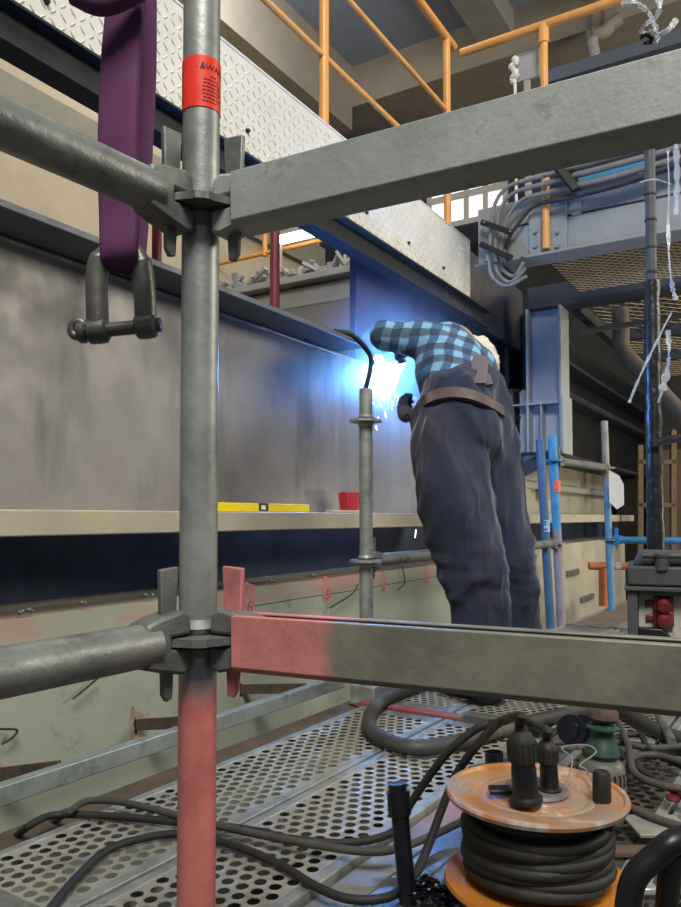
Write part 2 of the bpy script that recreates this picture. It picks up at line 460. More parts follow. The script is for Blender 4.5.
# dark second beam and the expanded metal floor between them
Y2 = YV + .98
zb2 = P(560, 305, v=Y2).z; zt2 = P(560, 283, v=Y2).z
sb = thing('dark_beam', 'dark steel beam above the hanging column, right of the cream walkway', 'beam', G(-1.2, Y2, zb2))
c3 = P(528, 300, v=Y2).dot(GN)
MB(G).box(c3, .2, Y2, Y2+.12, zb2, zt2).build('web', dark_steel, sb, .003)
MB(G).box(c3, .2, Y2-.03, Y2+.15, zb2-.012, zb2).build('lower_flange', dark_steel, sb, .002)
mesh_m = M('tan_expanded_metal', 'a08e6e', .7, .2, .25, 10, .1)  # even light tan shared by both gratings
def expanded(name, c0, c1, v0, v1, z, label, cell=(.075, .034), wd=.009):
    mb = MB(G); dx, dy = cell
    nx, ny = int((c1-c0)/dx), int((v1-v0)/dy)
    for i in range(nx):
        for j in range(ny):
            x = c0 + (i+.5*(j % 2))*dx; y = v0 + j*dy
            for (ax, ay, bx, by) in ((0, 0, dx/2, dy), (dx/2, dy, dx, 0)):
                l = sqrt((bx-ax)**2+(by-ay)**2); nxn, nyn = -(by-ay)/l*wd/2, (bx-ax)/l*wd/2
                h = .006
                mb.add([(x+ax-nxn, y+ay-nyn, z), (x+bx-nxn, y+by-nyn, z), (x+bx+nxn, y+by+nyn, z+h), (x+ax+nxn, y+ay+nyn, z+h),
                        (x+ax-nxn, y+ay-nyn, z+.003), (x+bx-nxn, y+by-nyn, z+.003), (x+bx+nxn, y+by+nyn, z+h+.003), (x+ax+nxn, y+ay+nyn, z+h+.003)],
                       [(0,3,2,1),(4,5,6,7),(0,1,5,4),(2,3,7,6)])
    o = mb.build(name, mesh_m); return tag(o, label, 'mesh grating')
cm = P(556, 262, v=YV+.3).dot(GN)
expanded('expanded_metal_grating', cm, -.05, YV+.14, Y2-.03, zb1-.005, 'expanded metal grating between the grey cross beam and dark beam')
expanded('expanded_metal_grating', -1.45, .55, Y2+.25, Y2+4.0, zb1-.005, 'larger expanded metal grating beyond the dark beam, at right edge', (.12, .07), .016)
def bearer(c0, c1, v): return MB(G).box(c0, c1, v, v+.08, zb1-.10, zb1-.008)
for i, v in enumerate((Y2+1.3, Y2+2.4)):
    o = bearer(-1.45, .55, v).build('grating_bearer', dark_steel)
    tag(o, ('nearer', 'farther')[i] + ' dark bearer under the larger expanded metal grating', 'beam')
eb = MB(G).box(-1.52, -1.45, Y2+.15, Y2+4.0, zb1-.10, zb1-.012).build('edge_channel', dark_steel)
tag(eb, 'dark edge channel left of the larger expanded metal grating', 'beam')
zf_ = P(600, 60, v=7.0).z; cf_ = P(546, 70, v=7.0).dot(GN)
o = MB(G).box(cf_, 1.4, 7.0, 7.10, zf_-.06, zf_+.06).build('far_crossbeam', M('slate_blue_paint', '4b5360', .6, 0, .15, 4, .05)); tag(o, 'slate blue beam glimpsed above the upper galvanised rail', 'beam')

# hanging column with stiffeners and gusset
cc0, cc1 = P(531, 380, v=Y2+.03).dot(GN), P(563, 380, v=Y2+.03).dot(GN)
zc = P(546, 452, v=Y2).z
hc = thing('hanging_column', 'grey H-section column hanging from the dark beam, lit blue by the arc', 'column', G((cc0+cc1)/2, Y2, zc))
col_m = M('light_grey_column_paint', '9aa2a6', .5, .05, .12, 6, .06, 40)
MB(G).box(cc0, cc1, Y2+.05, Y2+.065, zc, zb2-.012).build('web', col_m, hc)
MB(G).box(cc0-.012, cc0+.006, Y2-.06, Y2+.17, zc, zb2-.012).build('flange', col_m, hc, .002)
MB(G).box(cc1-.006, cc1+.012, Y2-.06, Y2+.17, zc, zb2-.012).build('flange', col_m, hc, .002)
MB(G).box(cc1+.012, cc1+.03, Y2-.08, Y2+.17, zc-.02, zc+.42).build('doubler_plate', col_m, hc, .002)
zm = P(546, 404, v=Y2).z
cl_ = P(513, 404, v=Y2-.04).dot(GN)
MB(G).box(cl_, cc1, Y2-.06, Y2+.05, zm-.006, zm+.006).build('stiffener', col_m, hc, .001)
MB(G).box(cl_, cc1+.02, Y2-.08, Y2+.16, zc-.014, zc).build('base_plate', dark_steel, hc, .001)
MB(G).box(cl_+.03, cc0, Y2+.03, Y2+.045, zc, zm+.13).build('side_plate', col_m, hc)
MB(G).box((cc0+cc1)/2-.03, (cc0+cc1)/2-.018, Y2-.05, Y2+.05, zc, zm).build('stiffener', col_m, hc, .001)
zg = P(512, 472, v=Y2).z
g0 = cl_
MB().prism([(0, 0), (.26, 0), (0, zg-zc+.014)], G(g0+.012, Y2+.03, zc-.014), GN, Vector((0,0,1)), GG*.014).build('gusset', col_m, hc)
MB().bar(G(g0, Y2+.0, zg-.02), G(g0+.30, Y2+.0, zc-.02), .10, .014, GG).build('brace', dark_steel, hc, .002)
MB(G).box(g0-.02, g0+.004, Y2-.07, Y2+.12, zg-.02, zm+.13).build('end_plate', dark_steel, hc, .002)
for py in (391, 418, 442, 462):
    b = MB(); p = P(515, py, v=Y2-.02); b.lathe([(.02, 0), (.02, .02), (.012, .02), (.012, .045)], Vector(p), GN, 6); b.build('bolt', black_steel, hc)

# dark girder running away on the right, with pipes
dg = thing('dark_girder', 'dark girder with ledges running into the distance right of the column', 'girder', G(-1.8, 7, 1.1))
vd0, vd1 = Y2+.25, 11.5
MB(G).box(-1.95, -1.85, vd0, vd1, 1.12, 2.3).build('web', black_steel, dg)
MB(G).box(-1.85, -1.62, vd0, vd1, 1.12, 1.15).build('lower_flange', dark_steel, dg, .002)
MB(G).box(-1.85, -1.70, vd0, vd1, 1.95, 1.98).build('upper_ledge', dark_steel, dg, .002)
MB().tube([G(-1.74, vd0, 1.70), G(-1.74, vd1, 1.70)], .035, 12).build('conduit', dark_steel, dg)
def pipe(name, pts, r, m, label, cat='pipe', k=6, n=14):
    o = MB().tube(smooth_path(pts, k) if k > 1 else pts, r, n).build(name, m); return tag(o, label, cat)
pp = M('dusty_brown_pipe', '5b5247', .65, .1, .25, 8, .15)
pipe('bent_pipe', [P(620, 308, d=6.0), P(621, 330, d=6.0), P(622, 348, d=6.0), P(634, 364, d=5.98), P(655, 386, d=5.9), P(690, 424, d=5.8)], .065, pp,
     'thick brown pipe dropping then slanting right, beside the dark girder')
pipe('thin_pipe', [P(578, 332, d=5.9), P(620, 326, d=5.75), P(690, 314, d=5.4)], .022, pp, 'thin horizontal pipe crossing in front of the larger grating', k=2)
# things in the dim far right
ob = MB(G).box(-1.9, -1.55, vb+.6, vb+1.1, -2.5, 1.1).build('dark_column', M('near_black_column', '1f1d1c', .8, 0, .2, 4, .1)); struct(ob)  # far column in an even near-black
tan_m = M('tan_timber', '5c4d38', .8, 0, .2, 8, .1)
fr = thing('timber_trestle', 'tan timber trestle standing far off, behind the dark wrapped pole', 'trestle', P(655, 520, d=7.5))
for px in (640, 673):
    MB().bar(P(px, 445 if px < 650 else 430, d=7.5), P(px, 700, d=7.5), .05, .05, _H).build('upright', tan_m, fr)
MB().bar(P(638, 462, d=7.5), P(676, 462, d=7.5), .05, .04).build('crosspiece', tan_m, fr)
MB().bar(P(638, 505, d=7.5), P(676, 505, d=7.5), .05, .04).build('crosspiece', tan_m, fr)
o = MB(G).box(-1.5, 1.5, 9.2, 9.3, -2.5, 1.4).build('wall_far', M('dim_brown_wall', '5a4a3c', .9, 0, .2, 3, .1)); struct(o)

wn = N('daylight_glass'); wn.b.inputs['Base Color'].default_value = (.9, .9, .85, 1); wn.b.inputs['Emission Color'].default_value = (1, .94, .80, 1); wn.b.inputs['Emission Strength'].default_value = .75
vw = 9.15
wa, wb_ = P(430, 200, v=vw).dot(GN), P(506, 200, v=vw).dot(GN); wz0, wz1 = P(470, 222, v=vw).z, P(470, 166, v=vw).z
win = thing('window_1', None, None, G((wa+wb_)/2, vw, wz0)); win['kind'] = 'structure'
MB(G).box(wa, wb_, vw, vw+.03, wz0, wz1).build('pane', wn.m, win)
for i in range(5):
    cx_ = wa + (wb_-wa)*i/4; MB(G).box(cx_-.03, cx_+.03, vw-.04, vw, wz0, wz1).build('mullion', grey_paint2, win)
for zq in (wz0, (wz0+wz1)/2, wz1): MB(G).box(wa, wb_, vw-.05, vw, zq-.035, zq+.035).build('glazing_bar', grey_paint2, win)
# machinery glimpsed between girder and walkway
tk = thing('grey_machine_beam', 'grey machine beam seen between the girder and the walkway', 'machine', P(300, 330, d=7.2))
yb = P(300, 300, d=7.2).dot(GG)
zz = lambda px, py, v=yb: P(px, py, v=v).z
ca_, cb_ = P(180, 300, v=yb).dot(GN), P(420, 300, v=yb).dot(GN)
MB(G).box(ca_, cb_, yb, yb+.5, zz(300, 308), zz(300, 288)).build('lower_panel', grey_paint2, tk)
MB(G).box(ca_, cb_, yb-.12, yb+.5, zz(300, 286), zz(300, 279)).build('ledge', grey_paint2, tk, .01)
MB(G).box(ca_, cb_, yb+.1, yb+.5, zz(300, 279), zz(300, 271)).build('upper_panel', grey_paint2, tk)
MB(G).box(ca_, cb_, yb+.0, yb+.02, zz(300, 352), zz(300, 306)).build('tread_plate', M('grey_tread_plate', '7c7a77', .5, .2, .15, 30, .5, 60), tk)
MB(G).box(ca_, cb_, yb+.42, yb+.5, zz(300, 271), zz(300, 257)).build('dark_body', black_steel, tk)
MB(G).box(ca_, cb_, yb+.6, yb+.8, zz(300, 258), zz(300, 246)).build('top_beam', grey_paint2, tk)
random.seed(3)
rg = MB()
for i in range(70):
    c = ca_ + (cb_-ca_)*random.random(); p = G(c, yb+.15+random.random()*.2, zz(300, 270)+.025)
    rg.bar(p, p + Vector((random.uniform(-.25, .25), random.uniform(-.1, .1), random.uniform(.02, .16))), .06*random.uniform(.4, 1.2), .03)
tag(rg.build('scrap_fittings', grey_paint2), 'jumble of pale fittings on top of the grey machine beam', 'fittings', kind='stuff')
bk_ = MB(G).box(ca_-.3, cb_, yb+1.1, yb+1.2, zz(300, 290), zz(300, 236)); o = bk_.build('dark_partition', black_steel); struct(o)
lt = MB(G); cl0, cl1 = P(286, 240, v=yb+.9).dot(GN), P(322, 240, v=yb+.9).dot(GN)
zl = zz(300, 243, yb+.9)
em = N('lamp_glow'); em.b.inputs['Emission Color'].default_value = (1, .93, .75, 1); em.b.inputs['Emission Strength'].default_value = 6; em.b.inputs['Base Color'].default_value = (1, 1, 1, 1)
lp = thing('strip_lamp', 'glowing strip lamp above the grey machine beam', 'lamp', G((cl0+cl1)/2, yb+.9, zl))
MB(G).box(cl0, cl1, yb+.70, yb+.77, zl-.03, zl+.05).build('tube', em.m, lp)
MB(G).box(cl0-.05, cl1+.05, yb+.70, yb+.79, zl+.05, zl+.09).build('housing', grey_paint2, lp)
MB(G).box(cl0, cl0+.05, yb+.70, yb+.76, zz(300, 246), zl+.05).build('bracket', grey_paint2, lp)
rr = thing('guardrail', 'far orange guardrail behind the grey machine beam', 'railing', G(ca_, yb+.95, zl))
MB().tube([P(170, 275, v=yb+.95), P(340, 236, v=yb+.95)], .025, 10).build('handrail', orange, rr)
MB().tube([P(265, 225, v=yb+.95), P(265, 256, v=yb+.95)], .03, 10).build('post', orange, rr)
rp = MB().cyl(P(275, 215, d=4.6), Vector((P(275, 318, d=4.6).x, P(275, 318, d=4.6).y, -2.5)), .03, 14).build('red_post', M('dark_red_paint', '7c2a28', .5, 0, .2, 6, .05)); tag(rp, 'dark red upright post behind the girder top flange', 'post')
rp2 = MB().cyl(P(157, 225, d=3.3), Vector((P(157, 275, d=3.3).x, P(157, 275, d=3.3).y, -2.5)), .022, 12).build('red_post', bpy.data.materials['dark_red_paint']); tag(rp2, 'red post just left of the near scaffold pole', 'post')

# =================================================================== SCAFFOLD
TR = .02415
def rosette(z, x, y, parent, m):
    mb = MB(); c = Vector((x, y, z))
    n = 48; prof = []
    for k_ in range(n):
        th = 2*pi*k_/n; prof.append((.060 - .004*(1 if abs(((th/(pi/4)) % 1)-.5) < .18 else 0), th))
    vs = []; 
    for zz_ in (-.0045, .0045):
        for r_, th in prof: vs.append(c + Vector((r_*cos(th), r_*sin(th), zz_)))
        for r_, th in prof: vs.append(c + Vector((TR*.98*cos(th), TR*.98*sin(th), zz_)))
    fs = []
    for i in range(n):
        j = (i+1) % n
        fs += [(i, j, n+j, n+i)[::-1], (2*n+i, 2*n+j, 3*n+j, 3*n+i), (i, j, 2*n+j, 2*n+i)]
    mb.add(vs, fs, True); mb.lathe([(TR+.006, -.012), (TR, -.022)], c, (0,0,1), 24); mb.lathe([(TR+.006, .012), (TR, .022)], c, (0,0,1), 24)
    return mb.build('rosette', m, parent, 0, 30)
def standard(name, base, top, m, label, rz, group='scaffold standards', rm=None, r=TR):
    t = thing(name, label, 'scaffold pole', base, group)
    MB().cyl(base, top, r, 28, hollow=.86).build('tube', m, t)
    for z in rz:
        f = (z-base[2])/(top[2]-base[2]); q = Vector(base).lerp(Vector(top), f)
        rosette(z, q.x, q.y, t, rm or m)
    return t
def wedge_head(parent, c, d, z, m, mw):
    """c: pole centre, d: unit direction away from the pole"""
    d = Vector(d).normalized(); s = Vector((-d.y, d.x, 0)); up = Vector((0,0,1)); o = Vector((c[0], c[1], z))
    prof = [(.027, .007), (.030, .030), (.040, .036), (.075, .030), (.094, .024), (.094, -.024), (.075, -.030), (.040, -.038), (.027, -.034), (.027, -.007), (.058, -.007), (.058, .007)]
    mb = MB()
    mb.prism([(a, b) for a, b in prof], o - s*.017, d, up, s*.034)
    h = mb.build('wedge_head', m, parent, .004)
    w_ = MB(); wp = [(.036, .085), (.064, .083), (.058, -.06), (.052, -.068), (.044, -.066)]
    w_.prism(wp, o - s*.0035, d, up, s*.007)
    w_.build('wedge', mw, parent, .0015)
def tube_ledger(a, b, z, m, label, heads=(1, 1), group='tube ledgers', r=TR, mh=None, mw=None, za=None):
    a, b = Vector((a[0], a[1], z)), Vector((b[0], b[1], z)); d = (b-a).normalized()
    t = thing('tube_ledger', label, 'scaffold tube', (a+b)/2, group)
    MB().cyl(a + d*.075 if heads[0] else a, b - d*.075 if heads[1] else b, r, 28, hollow=.86).build('tube', m, t)
    if heads[0]: wedge_head(t, a, d, z, mh or cast, mw or cast)
    if heads[1]: wedge_head(t, b, -d, z, mh or cast, mw or cast)
    return t
# near pole
D1 = .92
b1_ = P(199, 517, d=D1); zl1, zu1 = P(199, 636, d=D1).z, P(199, 214, d=D1).z
PX, PY = b1_.x, b1_.y
pole_m = paint_over('grey_pole_with_pink_foot', '989b95', 'bf6f66', lambda k, x, y, z: k.math('SUBTRACT', 1.30 + zl1 - .060, z), 60, .02, rough=.42, metal=.5)
lean = P(201.5, 0, d=D1)
near = standard('scaffold_pole', (PX+(PX-lean.x)*1.3, PY+(PY-lean.y)*1.3, -1.30), (lean.x, lean.y, lean.z+.4), pole_m, 'galvanised scaffold pole nearest the camera, pink painted foot and red sticker', (zl1, zu1), rm=cast, r=.0228)
# red warning sticker wrapped round it
zs0, zs1 = P(199, 107, d=D1-.02).z, P(199, 56, d=D1-.02).z
toc = Vector((-PX, -PY, 0)).normalized(); th0 = atan2(toc.y, toc.x)
_f = ((zs0+zs1)/2 + 1.30)/(lean.z+.4+1.30); SX = PX+(PX-lean.x)*1.3; SX += (lean.x-SX)*_f; SY = PY+(PY-lean.y)*1.3; SY += (lean.y-SY)*_f
TS = .0228
def wrap(theta, z, r=.0228+.0009): return Vector((SX + r*cos(theta), SY + r*sin(theta), z))
st = MB(); vs = []; n = 30
for i in range(n+1):
    th = th0 - 2.3 + 4.6*i/n
    vs += [wrap(th, zs0), wrap(th, zs1)]
st.add(vs, [(2*i, 2*i+2, 2*i+3, 2*i+1) for i in range(n)], True)
sk = st.build('warning_sticker', M('red_sticker', 'ee3a26', .35, 0, .06, 20, 0), near); sk['label'] = 'red warning sticker'
ink = M('black_ink', '2a1010', .6, 0, .05, 20, 0)
def text_mesh(txt, size):
    cu = bpy.data.curves.new('t', 'FONT'); cu.body = txt; cu.size = size; cu.resolution_u = 3
    o = bpy.data.objects.new('t', cu); me = bpy.data.meshes.new_from_object(o)
    v = [tuple(p.co) for p in me.vertices]; f = [tuple(p.vertices) for p in me.polygons]
    bpy.data.objects.remove(o); bpy.data.curves.remove(cu); bpy.data.meshes.remove(me); return v, f
def wrap_text(txt, size, th, z):
    v, f = text_mesh(txt, size); m_ = MB(); m_.add([wrap(th + x/TS, z+y, TS+.0014) for x, y, _ in v], f, True); return m_
hgt = zs1-zs0
tx = wrap_text('WARNING', .0105, th0+.20, zs1-.0175)
a0 = th0 - .08
tx.add([wrap(a0, zs1-.017, TS+.0014), wrap(a0+.28, zs1-.017, TS+.0014), wrap(a0+.14, zs1-.0075, TS+.0014)], [(0,1,2)], True)
for i, (s0, s1) in enumerate(((.45, .85), (.1, 1.0), (.1, 1.15), (.05, 1.1), (.05, 1.2), (.05, 1.0), (.1, 1.2), (.05, .9))):
    zz_ = zs1-.0255 - i*.0045; m_ = 5
    for j in range(m_):
        ta = th0 + s0 + (s1-s0)*j/m_; tb = th0 + s0 + (s1-s0)*(j+.8)/m_
        tx.add([wrap(ta, zz_, TS+.0014), wrap(tb, zz_, TS+.0014), wrap(tb, zz_+.0013, TS+.0014), wrap(ta, zz_+.0013, TS+.0014)], [(0,1,2,3)], True)
tx.add([wrap(th0-1.5, zs1-.0165, TS+.0014), wrap(th0-.25, zs1-.0165, TS+.0014), wrap(th0-.25, zs1-.0145, TS+.0014), wrap(th0-1.5, zs1-.0145, TS+.0014)], [(0,1,2,3)], True)
tx.build('printed_text', ink, sk)

tube_ledger((PX, PY), (PX-.05, PY-1.57), zu1, galv_dark, 'upper grey tube running left from the near scaffold pole', (1, 0))
tube_ledger((PX, PY), (PX-.01, PY-1.57), zl1, galv_dark, 'lower grey tube running left from the near scaffold pole', (1, 0))
def u_rail(z, m, label, mh, mw, ang):
    dr = Vector((cos(ang), sin(ang), 0)); sd = Vector((-sin(ang), cos(ang), 0))
    t = thing('u_rail', label, 'scaffold rail', Vector((PX, PY, z)) + dr*.36, 'U-section scaffold rails')
    x0, x1 = .062, .80; hw, zb_, zt_ = .024, z-.034, z+.030
    prof = [(-hw, zb_+.006), (-hw+.006, zb_), (hw-.006, zb_), (hw, zb_+.006), (hw, zt_), (hw-.012, zt_), (hw-.012, zt_-.003), (hw-.004, zt_-.003), (hw-.004, zb_+.008), (hw-.010, zb_+.004), (-hw+.010, zb_+.004), (-hw+.004, zb_+.008), (-hw+.004, zt_-.003), (-hw+.012, zt_-.003), (-hw+.012, zt_), (-hw, zt_)]
    mb = MB(); nseg = 1
    mb.prism(prof, Vector((PX, PY, 0)) + dr*x0, sd, Vector((0, 0, 1)), dr*(x1-x0))
    mb.build('channel', m, t, .0012)
    wedge_head(t, (PX, PY), dr, z, mh, mw)
    return t
u_rail(zu1, galv_beam, 'upper galvanised U-section rail slanting up to the right', galv_beam, cast, radians(4))
pink_rail = paint_over('grey_rail_with_pink_end', '7f7c6d', 'cb8178', lambda k, x, y, z: k.math('SUBTRACT', -.17, x), 90, .025, metal=.3)
u_rail(zl1, pink_rail, 'lower U-section rail with a pink painted left end', cast, M('pink_wedge', 'b8706a', .6, .1, .25, 30, .2), radians(8))

# second pole by the arc
D2 = 2.75
p2 = P(366, 517, d=D2); z2a, z2b = P(366, 561, d=D2).z, P(366, 421, d=D2).z
standard('scaffold_pole', (p2.x, p2.y, -.6), (p2.x, p2.y, P(366, 389, d=D2).z), galv, 'galvanised scaffold pole beside the welding arc', (z2a, z2b, z2a-.5))
pB = P(557, 541, d=4.6); 
pBt = P(554, 437, d=4.6); pBt = Vector((pB.x-.02, pB.y, pBt.z))
pB0 = Vector((pB.x+.02, pB.y, -.02))
mB = paint_over('bright_blue_pole', '8d8592', '3f93c8', lambda k, x, y, z: k.math('SUBTRACT', z, .57), 30, .05, metal=.1)
sB = standard('scaffold_pole', pB0, pBt, mB, 'bright blue scaffold pole with red and white sticker and bare lower end', (z2a, z2a+.5), r=.027)
stk = MB(); q = pB0.lerp(pBt, .53)
zz0, zz1 = P(556, 492, d=4.57).z, P(556, 480, d=4.57).z
stk.lathe([(.0275, zz0), (.0275, zz1)], Vector((q.x, q.y, 0)), (0,0,1), 24); s_ = stk.build('sticker', M('red_white_sticker', 'e0695a', .5, 0, .5, 60, 0), sB); s_['label'] = 'red and white sticker'
pA = P(546, 517, d=4.45)
sA = standard('scaffold_pole', Vector((pA.x+.02, pA.y, 0)), Vector((pA.x-.03, pA.y, P(543, 440, d=4.45).z)), blue_d, 'dull blue scaffold pole with small pale label, left of the bright blue one', (), r=.0255)
lb = MB(); tl = Vector((-pA.x, -pA.y, 0)).normalized(); ta = atan2(tl.y, tl.x)
za, zb_ = P(549, 532, d=4.42).z, P(549, 520, d=4.42).z
vs = []
for i in range(9):
    th = ta-.8+1.6*i/8
    for z_ in (za, zb_): vs.append(Vector((pA.x+.003+.0262*cos(th), pA.y+.0262*sin(th), z_)))
lb.add(vs, [(2*i, 2*i+2, 2*i+3, 2*i+1) for i in range(8)], True)
l1 = lb.build('pale_label', M('pale_blue_label', '8fb8d0', .5, 0, .05, 30, 0), sA); l1['label'] = 'pale blue label with dark bars'
lk = MB()
for i, (a, b) in enumerate(((.75, .9), (.55, .68), (.15, .28))):
    vs = []
    for th in (ta-.5, ta-.1, ta+(.5 if i < 2 else .1)):
        for f_ in (a, b): vs.append(Vector((pA.x+.003+.0268*cos(th), pA.y+.0268*sin(th), za+(zb_-za)*f_)))
    lk.add(vs, [(0, 2, 3, 1), (2, 4, 5, 3)], True)
lk.build('label_print', ink, l1)
tube_ledger((p2.x, p2.y), (pB.x, pB.y), z2a, galv_dark, 'grey tube passing behind the welder legs at knee height')
pC = P(609, 537, d=5.3)
sC = standard('scaffold_pole', Vector((pC.x+.01, pC.y, .0)), Vector((pC.x-.02, pC.y, P(605, 421, d=5.3).z)),
         paint_over('blue_pole_bare_top', '8c8880', '5a8eb2', lambda k, x, y, z: k.math('SUBTRACT', .86, z), 30, .04, metal=.15),
         'blue scaffold pole with bare top and white tag, rightmost of the blue poles', (z2a, z2a+.5))
tube_ledger((pB.x, pB.y), (pC.x, pC.y), z2a+.5, galv_dark, 'grey tube joining the tops of the two brighter blue poles')
tube_ledger((pC.x, pC.y), (pC.x+.9, pC.y), z2a, blue_p, 'blue tube running right from the tagged blue pole', (1, 0), mh=blue_p, mw=blue_p)
tgm = MB().prism([(0, 0), (.07, -.04), (.10, -.1), (.10, -.24), (.05, -.27), (0, -.22)], P(609, 470, d=5.22), _R, Vector((0,0,1)), _H*.003).build('white_tag', M('white_sheet', 'c9cac6', .6, 0, .06, 10, .1), None)
tag(tgm, 'white plastic tag hanging on the rightmost blue pole', 'tag')
tpl = thing('orange_pipe', 'orange T-shaped pipe between the blue poles and grey power box', 'pipe', P(603, 606, d=5.5))
MB().cyl(P(603, 606, d=5.5), P(603, 568, d=5.5), .030, 14).build('stem', M('rusty_orange', 'b0622f', .6, 0, .2, 10, .1), tpl)
MB().cyl(P(589, 566, d=5.5), P(628, 566, d=5.5), .028, 14).build('crossbar', bpy.data.materials['rusty_orange'], tpl)
MB().cyl(P(612, 566, d=5.5), P(620, 566, d=5.5), .0295, 14).build('pale_sleeve', gen_light, tpl)

# dark wrapped pole on the right
wp = thing('wrapped_pole', 'dark upright pole wrapped in black plastic, at right edge behind power box', 'pole', P(657, 700, d=3.5))
a_, b_ = P(657, 640, d=3.5), P(649, 110, d=3.5)
MB().cyl(a_, b_, .024, 18).build('tube', M('dark_grey_tube', '4c4f53', .6, .2, .2, 8, .15), wp)
zs_ = [P(655.5, y, d=3.5) for y in range(300, 641, 10)]
def lpn(y): return b_.lerp(a_, (y-110)/530)
pth = [lpn(y) for y in range(285, 600, 9)]
MB().tube(pth, [.033 + .007*random.random() for _ in pth], 14).build('plastic_wrap', M('black_film', '1d1e22', .35, 0, .3, 20, .5, 30, bd=.01), wp)
for y in (196, 222, 250, 275): MB().tube([lpn(y), lpn(y+2)], .0275, 12).build('tape_band', rubber, wp)
MB().bar(P(652, 443, d=3.45), P(690, 436, d=3.4), .02, .035).build('side_flap', bpy.data.materials['black_film'], wp)

# =================================================================== DECK
deck_m = M('worn_deck_steel', 'a39e90', .5, .35, .14, 7, .1, 60, spots=('7c7768', 6, .54, .72))
def plank(x0, x1, y0, y1, label, holes=True, m=None):
    t = thing('deck_plank', label, 'scaffold deck', ((x0+x1)/2, (y0+y1)/2, -.06), 'perforated steel deck planks')
    m = m or deck_m; rim = .024
    mb = MB(); xa, xb, ya, yb_ = x0+rim, x1-rim, y0+.05, y1-.05
    if holes:
        nx = max(1, round((xb-xa)/.0335)); px_ = (xb-xa)/nx; ny = round((yb_-ya)/.030); py_ = (yb_-ya)/ny
        for j in range(ny):
            off = px_/2 if j % 2 else 0
            for i in range(nx - (1 if j % 2 else 0)):
                cx, cy = xa+off+(i+.5)*px_, ya+(j+.5)*py_
                vs = []
                for (ux, uy) in ((1,0),(1,1),(0,1),(-1,1),(-1,0),(-1,-1),(0,-1),(1,-1)):
                    vs.append((cx+ux*px_/2, cy+uy*py_/2, 0))
                for r_, z_ in ((.0134, 0), (.0116, .0012), (.0121, .0002)):
                    for q_ in range(8):
                        th = q_*pi/4; vs.append((cx+r_*cos(th), cy+r_*1.05*sin(th), z_))
                fs = []
                for q_ in range(8):
                    q2 = (q_+1) % 8
                    for l_ in range(3): fs.append((l_*8+q_, l_*8+q2, l_*8+8+q2, l_*8+8+q_))
                mb.add(vs, fs)
            if off:
                for (ex0, ex1) in ((xa, xa+off), (xb-off, xb)):
                    mb.add([(ex0, ya+j*py_, 0), (ex1, ya+j*py_, 0), (ex1, ya+(j+1)*py_, 0), (ex0, ya+(j+1)*py_, 0)], [(0,1,2,3)])
    else: mb.box(xa, xb, ya, yb_, -.004, 0)
    mb.build('tread_panel', m, t)
    for (xl, xr) in ((x0, x0+rim), (x1-rim, x1)):
        s_ = MB().box(xl, xr, y0, y1, -.07, .003); s_.build('side_rail', galv, t, .003)
    for (yl, yr) in ((y0, y0+.05), (y1-.05, y1)):
        MB().box(x0+rim, x1-rim, yl, yr, -.05, .001).build('end_cap', galv_dark, t, .002)
    return t
YA0, YA1 = .76, 2.24
plank(-1.365, -1.065, YA0, YA1, 'left perforated deck plank beside the toe strip, near bay')
plank(-1.055, -.775, YA0-.02, YA1, 'perforated deck plank next to the cable reel, near bay')
plank(-1.375, -1.075, 2.33, 4.55, 'left perforated deck plank under the welder, far bay')
plank(-1.065, -.765, 2.33, 4.55, 'right perforated deck plank under the welder, far bay')
plank(-.62, -.32, .55, 2.24, 'dirty, shade-darkened deck plank under the orange cable reel', True, M('shaded_dirty_deck', '4d483f', .6, .2, .25, 6, .2, 60, spots=('3f3b34', 5, .5, .7)))  # plank colour darkened to carry the shadow over the right deck
plank(-.31, -.01, .75, 2.24, 'dirty, shade-darkened deck plank under the hoses at lower right', True, bpy.data.materials['shaded_dirty_deck'])
plank(-.745, -.445, 2.33, 4.55, 'deck plank in front of the grey power box, far bay')
plank(-.435, -.135, 2.33, 4.55, 'deck plank under the grey power box, far bay')
plank(-1.37, -1.07, 4.62, 6.6, 'deck plank at the foot of the blue poles, last bay', False, M('rusty_deck', '78675a', .7, .1, .2, 8, .1))
plank(-1.06, -.56, 4.62, 6.6, 'blue-grey deck plank in the last bay, right of the blue poles', False, M('bluish_deck', '6d7a88', .6, .1, .2, 8, .1))
# red cross ledgers carrying the planks
for (y, lab, x1) in ((2.285, 'red painted cross bearer between near and far deck bays', P(474, 711, Z=0).x), (4.585, 'grey cross bearer between far and last deck bays', -.1), (.66, 'cross bearer under the near ends of the deck planks', .02)):
    o = MB().box(-1.40, x1, y-.022, y+.022, -.055, .006).build('cross_bearer', redlead if y < 3 else galv_dark, None, .003); tag(o, lab, 'scaffold bearer')
o = MB().box(-.768, -.70, .8, 2.24, -.03, -.012).build('gap_strip', paint_over('red_gap_strip', '8c8a82', 'b4362f', lambda k, x, y, z: k.math('SUBTRACT', .0, k.math('ABSOLUTE', k.math('ADD', y, -.15))), 3, .1), None, .002)
tag(o, 'red-splashed filler strip between the deck planks by the reel', 'filler strip')
o = MB().box(-.695, -.625, .8, 2.24, -.05, -.005).build('gap_strip', galv_dark, None, .008); tag(o, 'galvanised filler strip left of the cable reel', 'filler strip')
o = MB().box(-1.50, -1.375, .2, 4.5, -.05, -.025).build('edge_board', M('dirty_brown_board', '54473c', .9, 0, .3, 9, .3, 60, spots=('7a4a3a', 6, .56, .7))); tag(o, 'dirty brown board in the gap left of the deck', 'board')
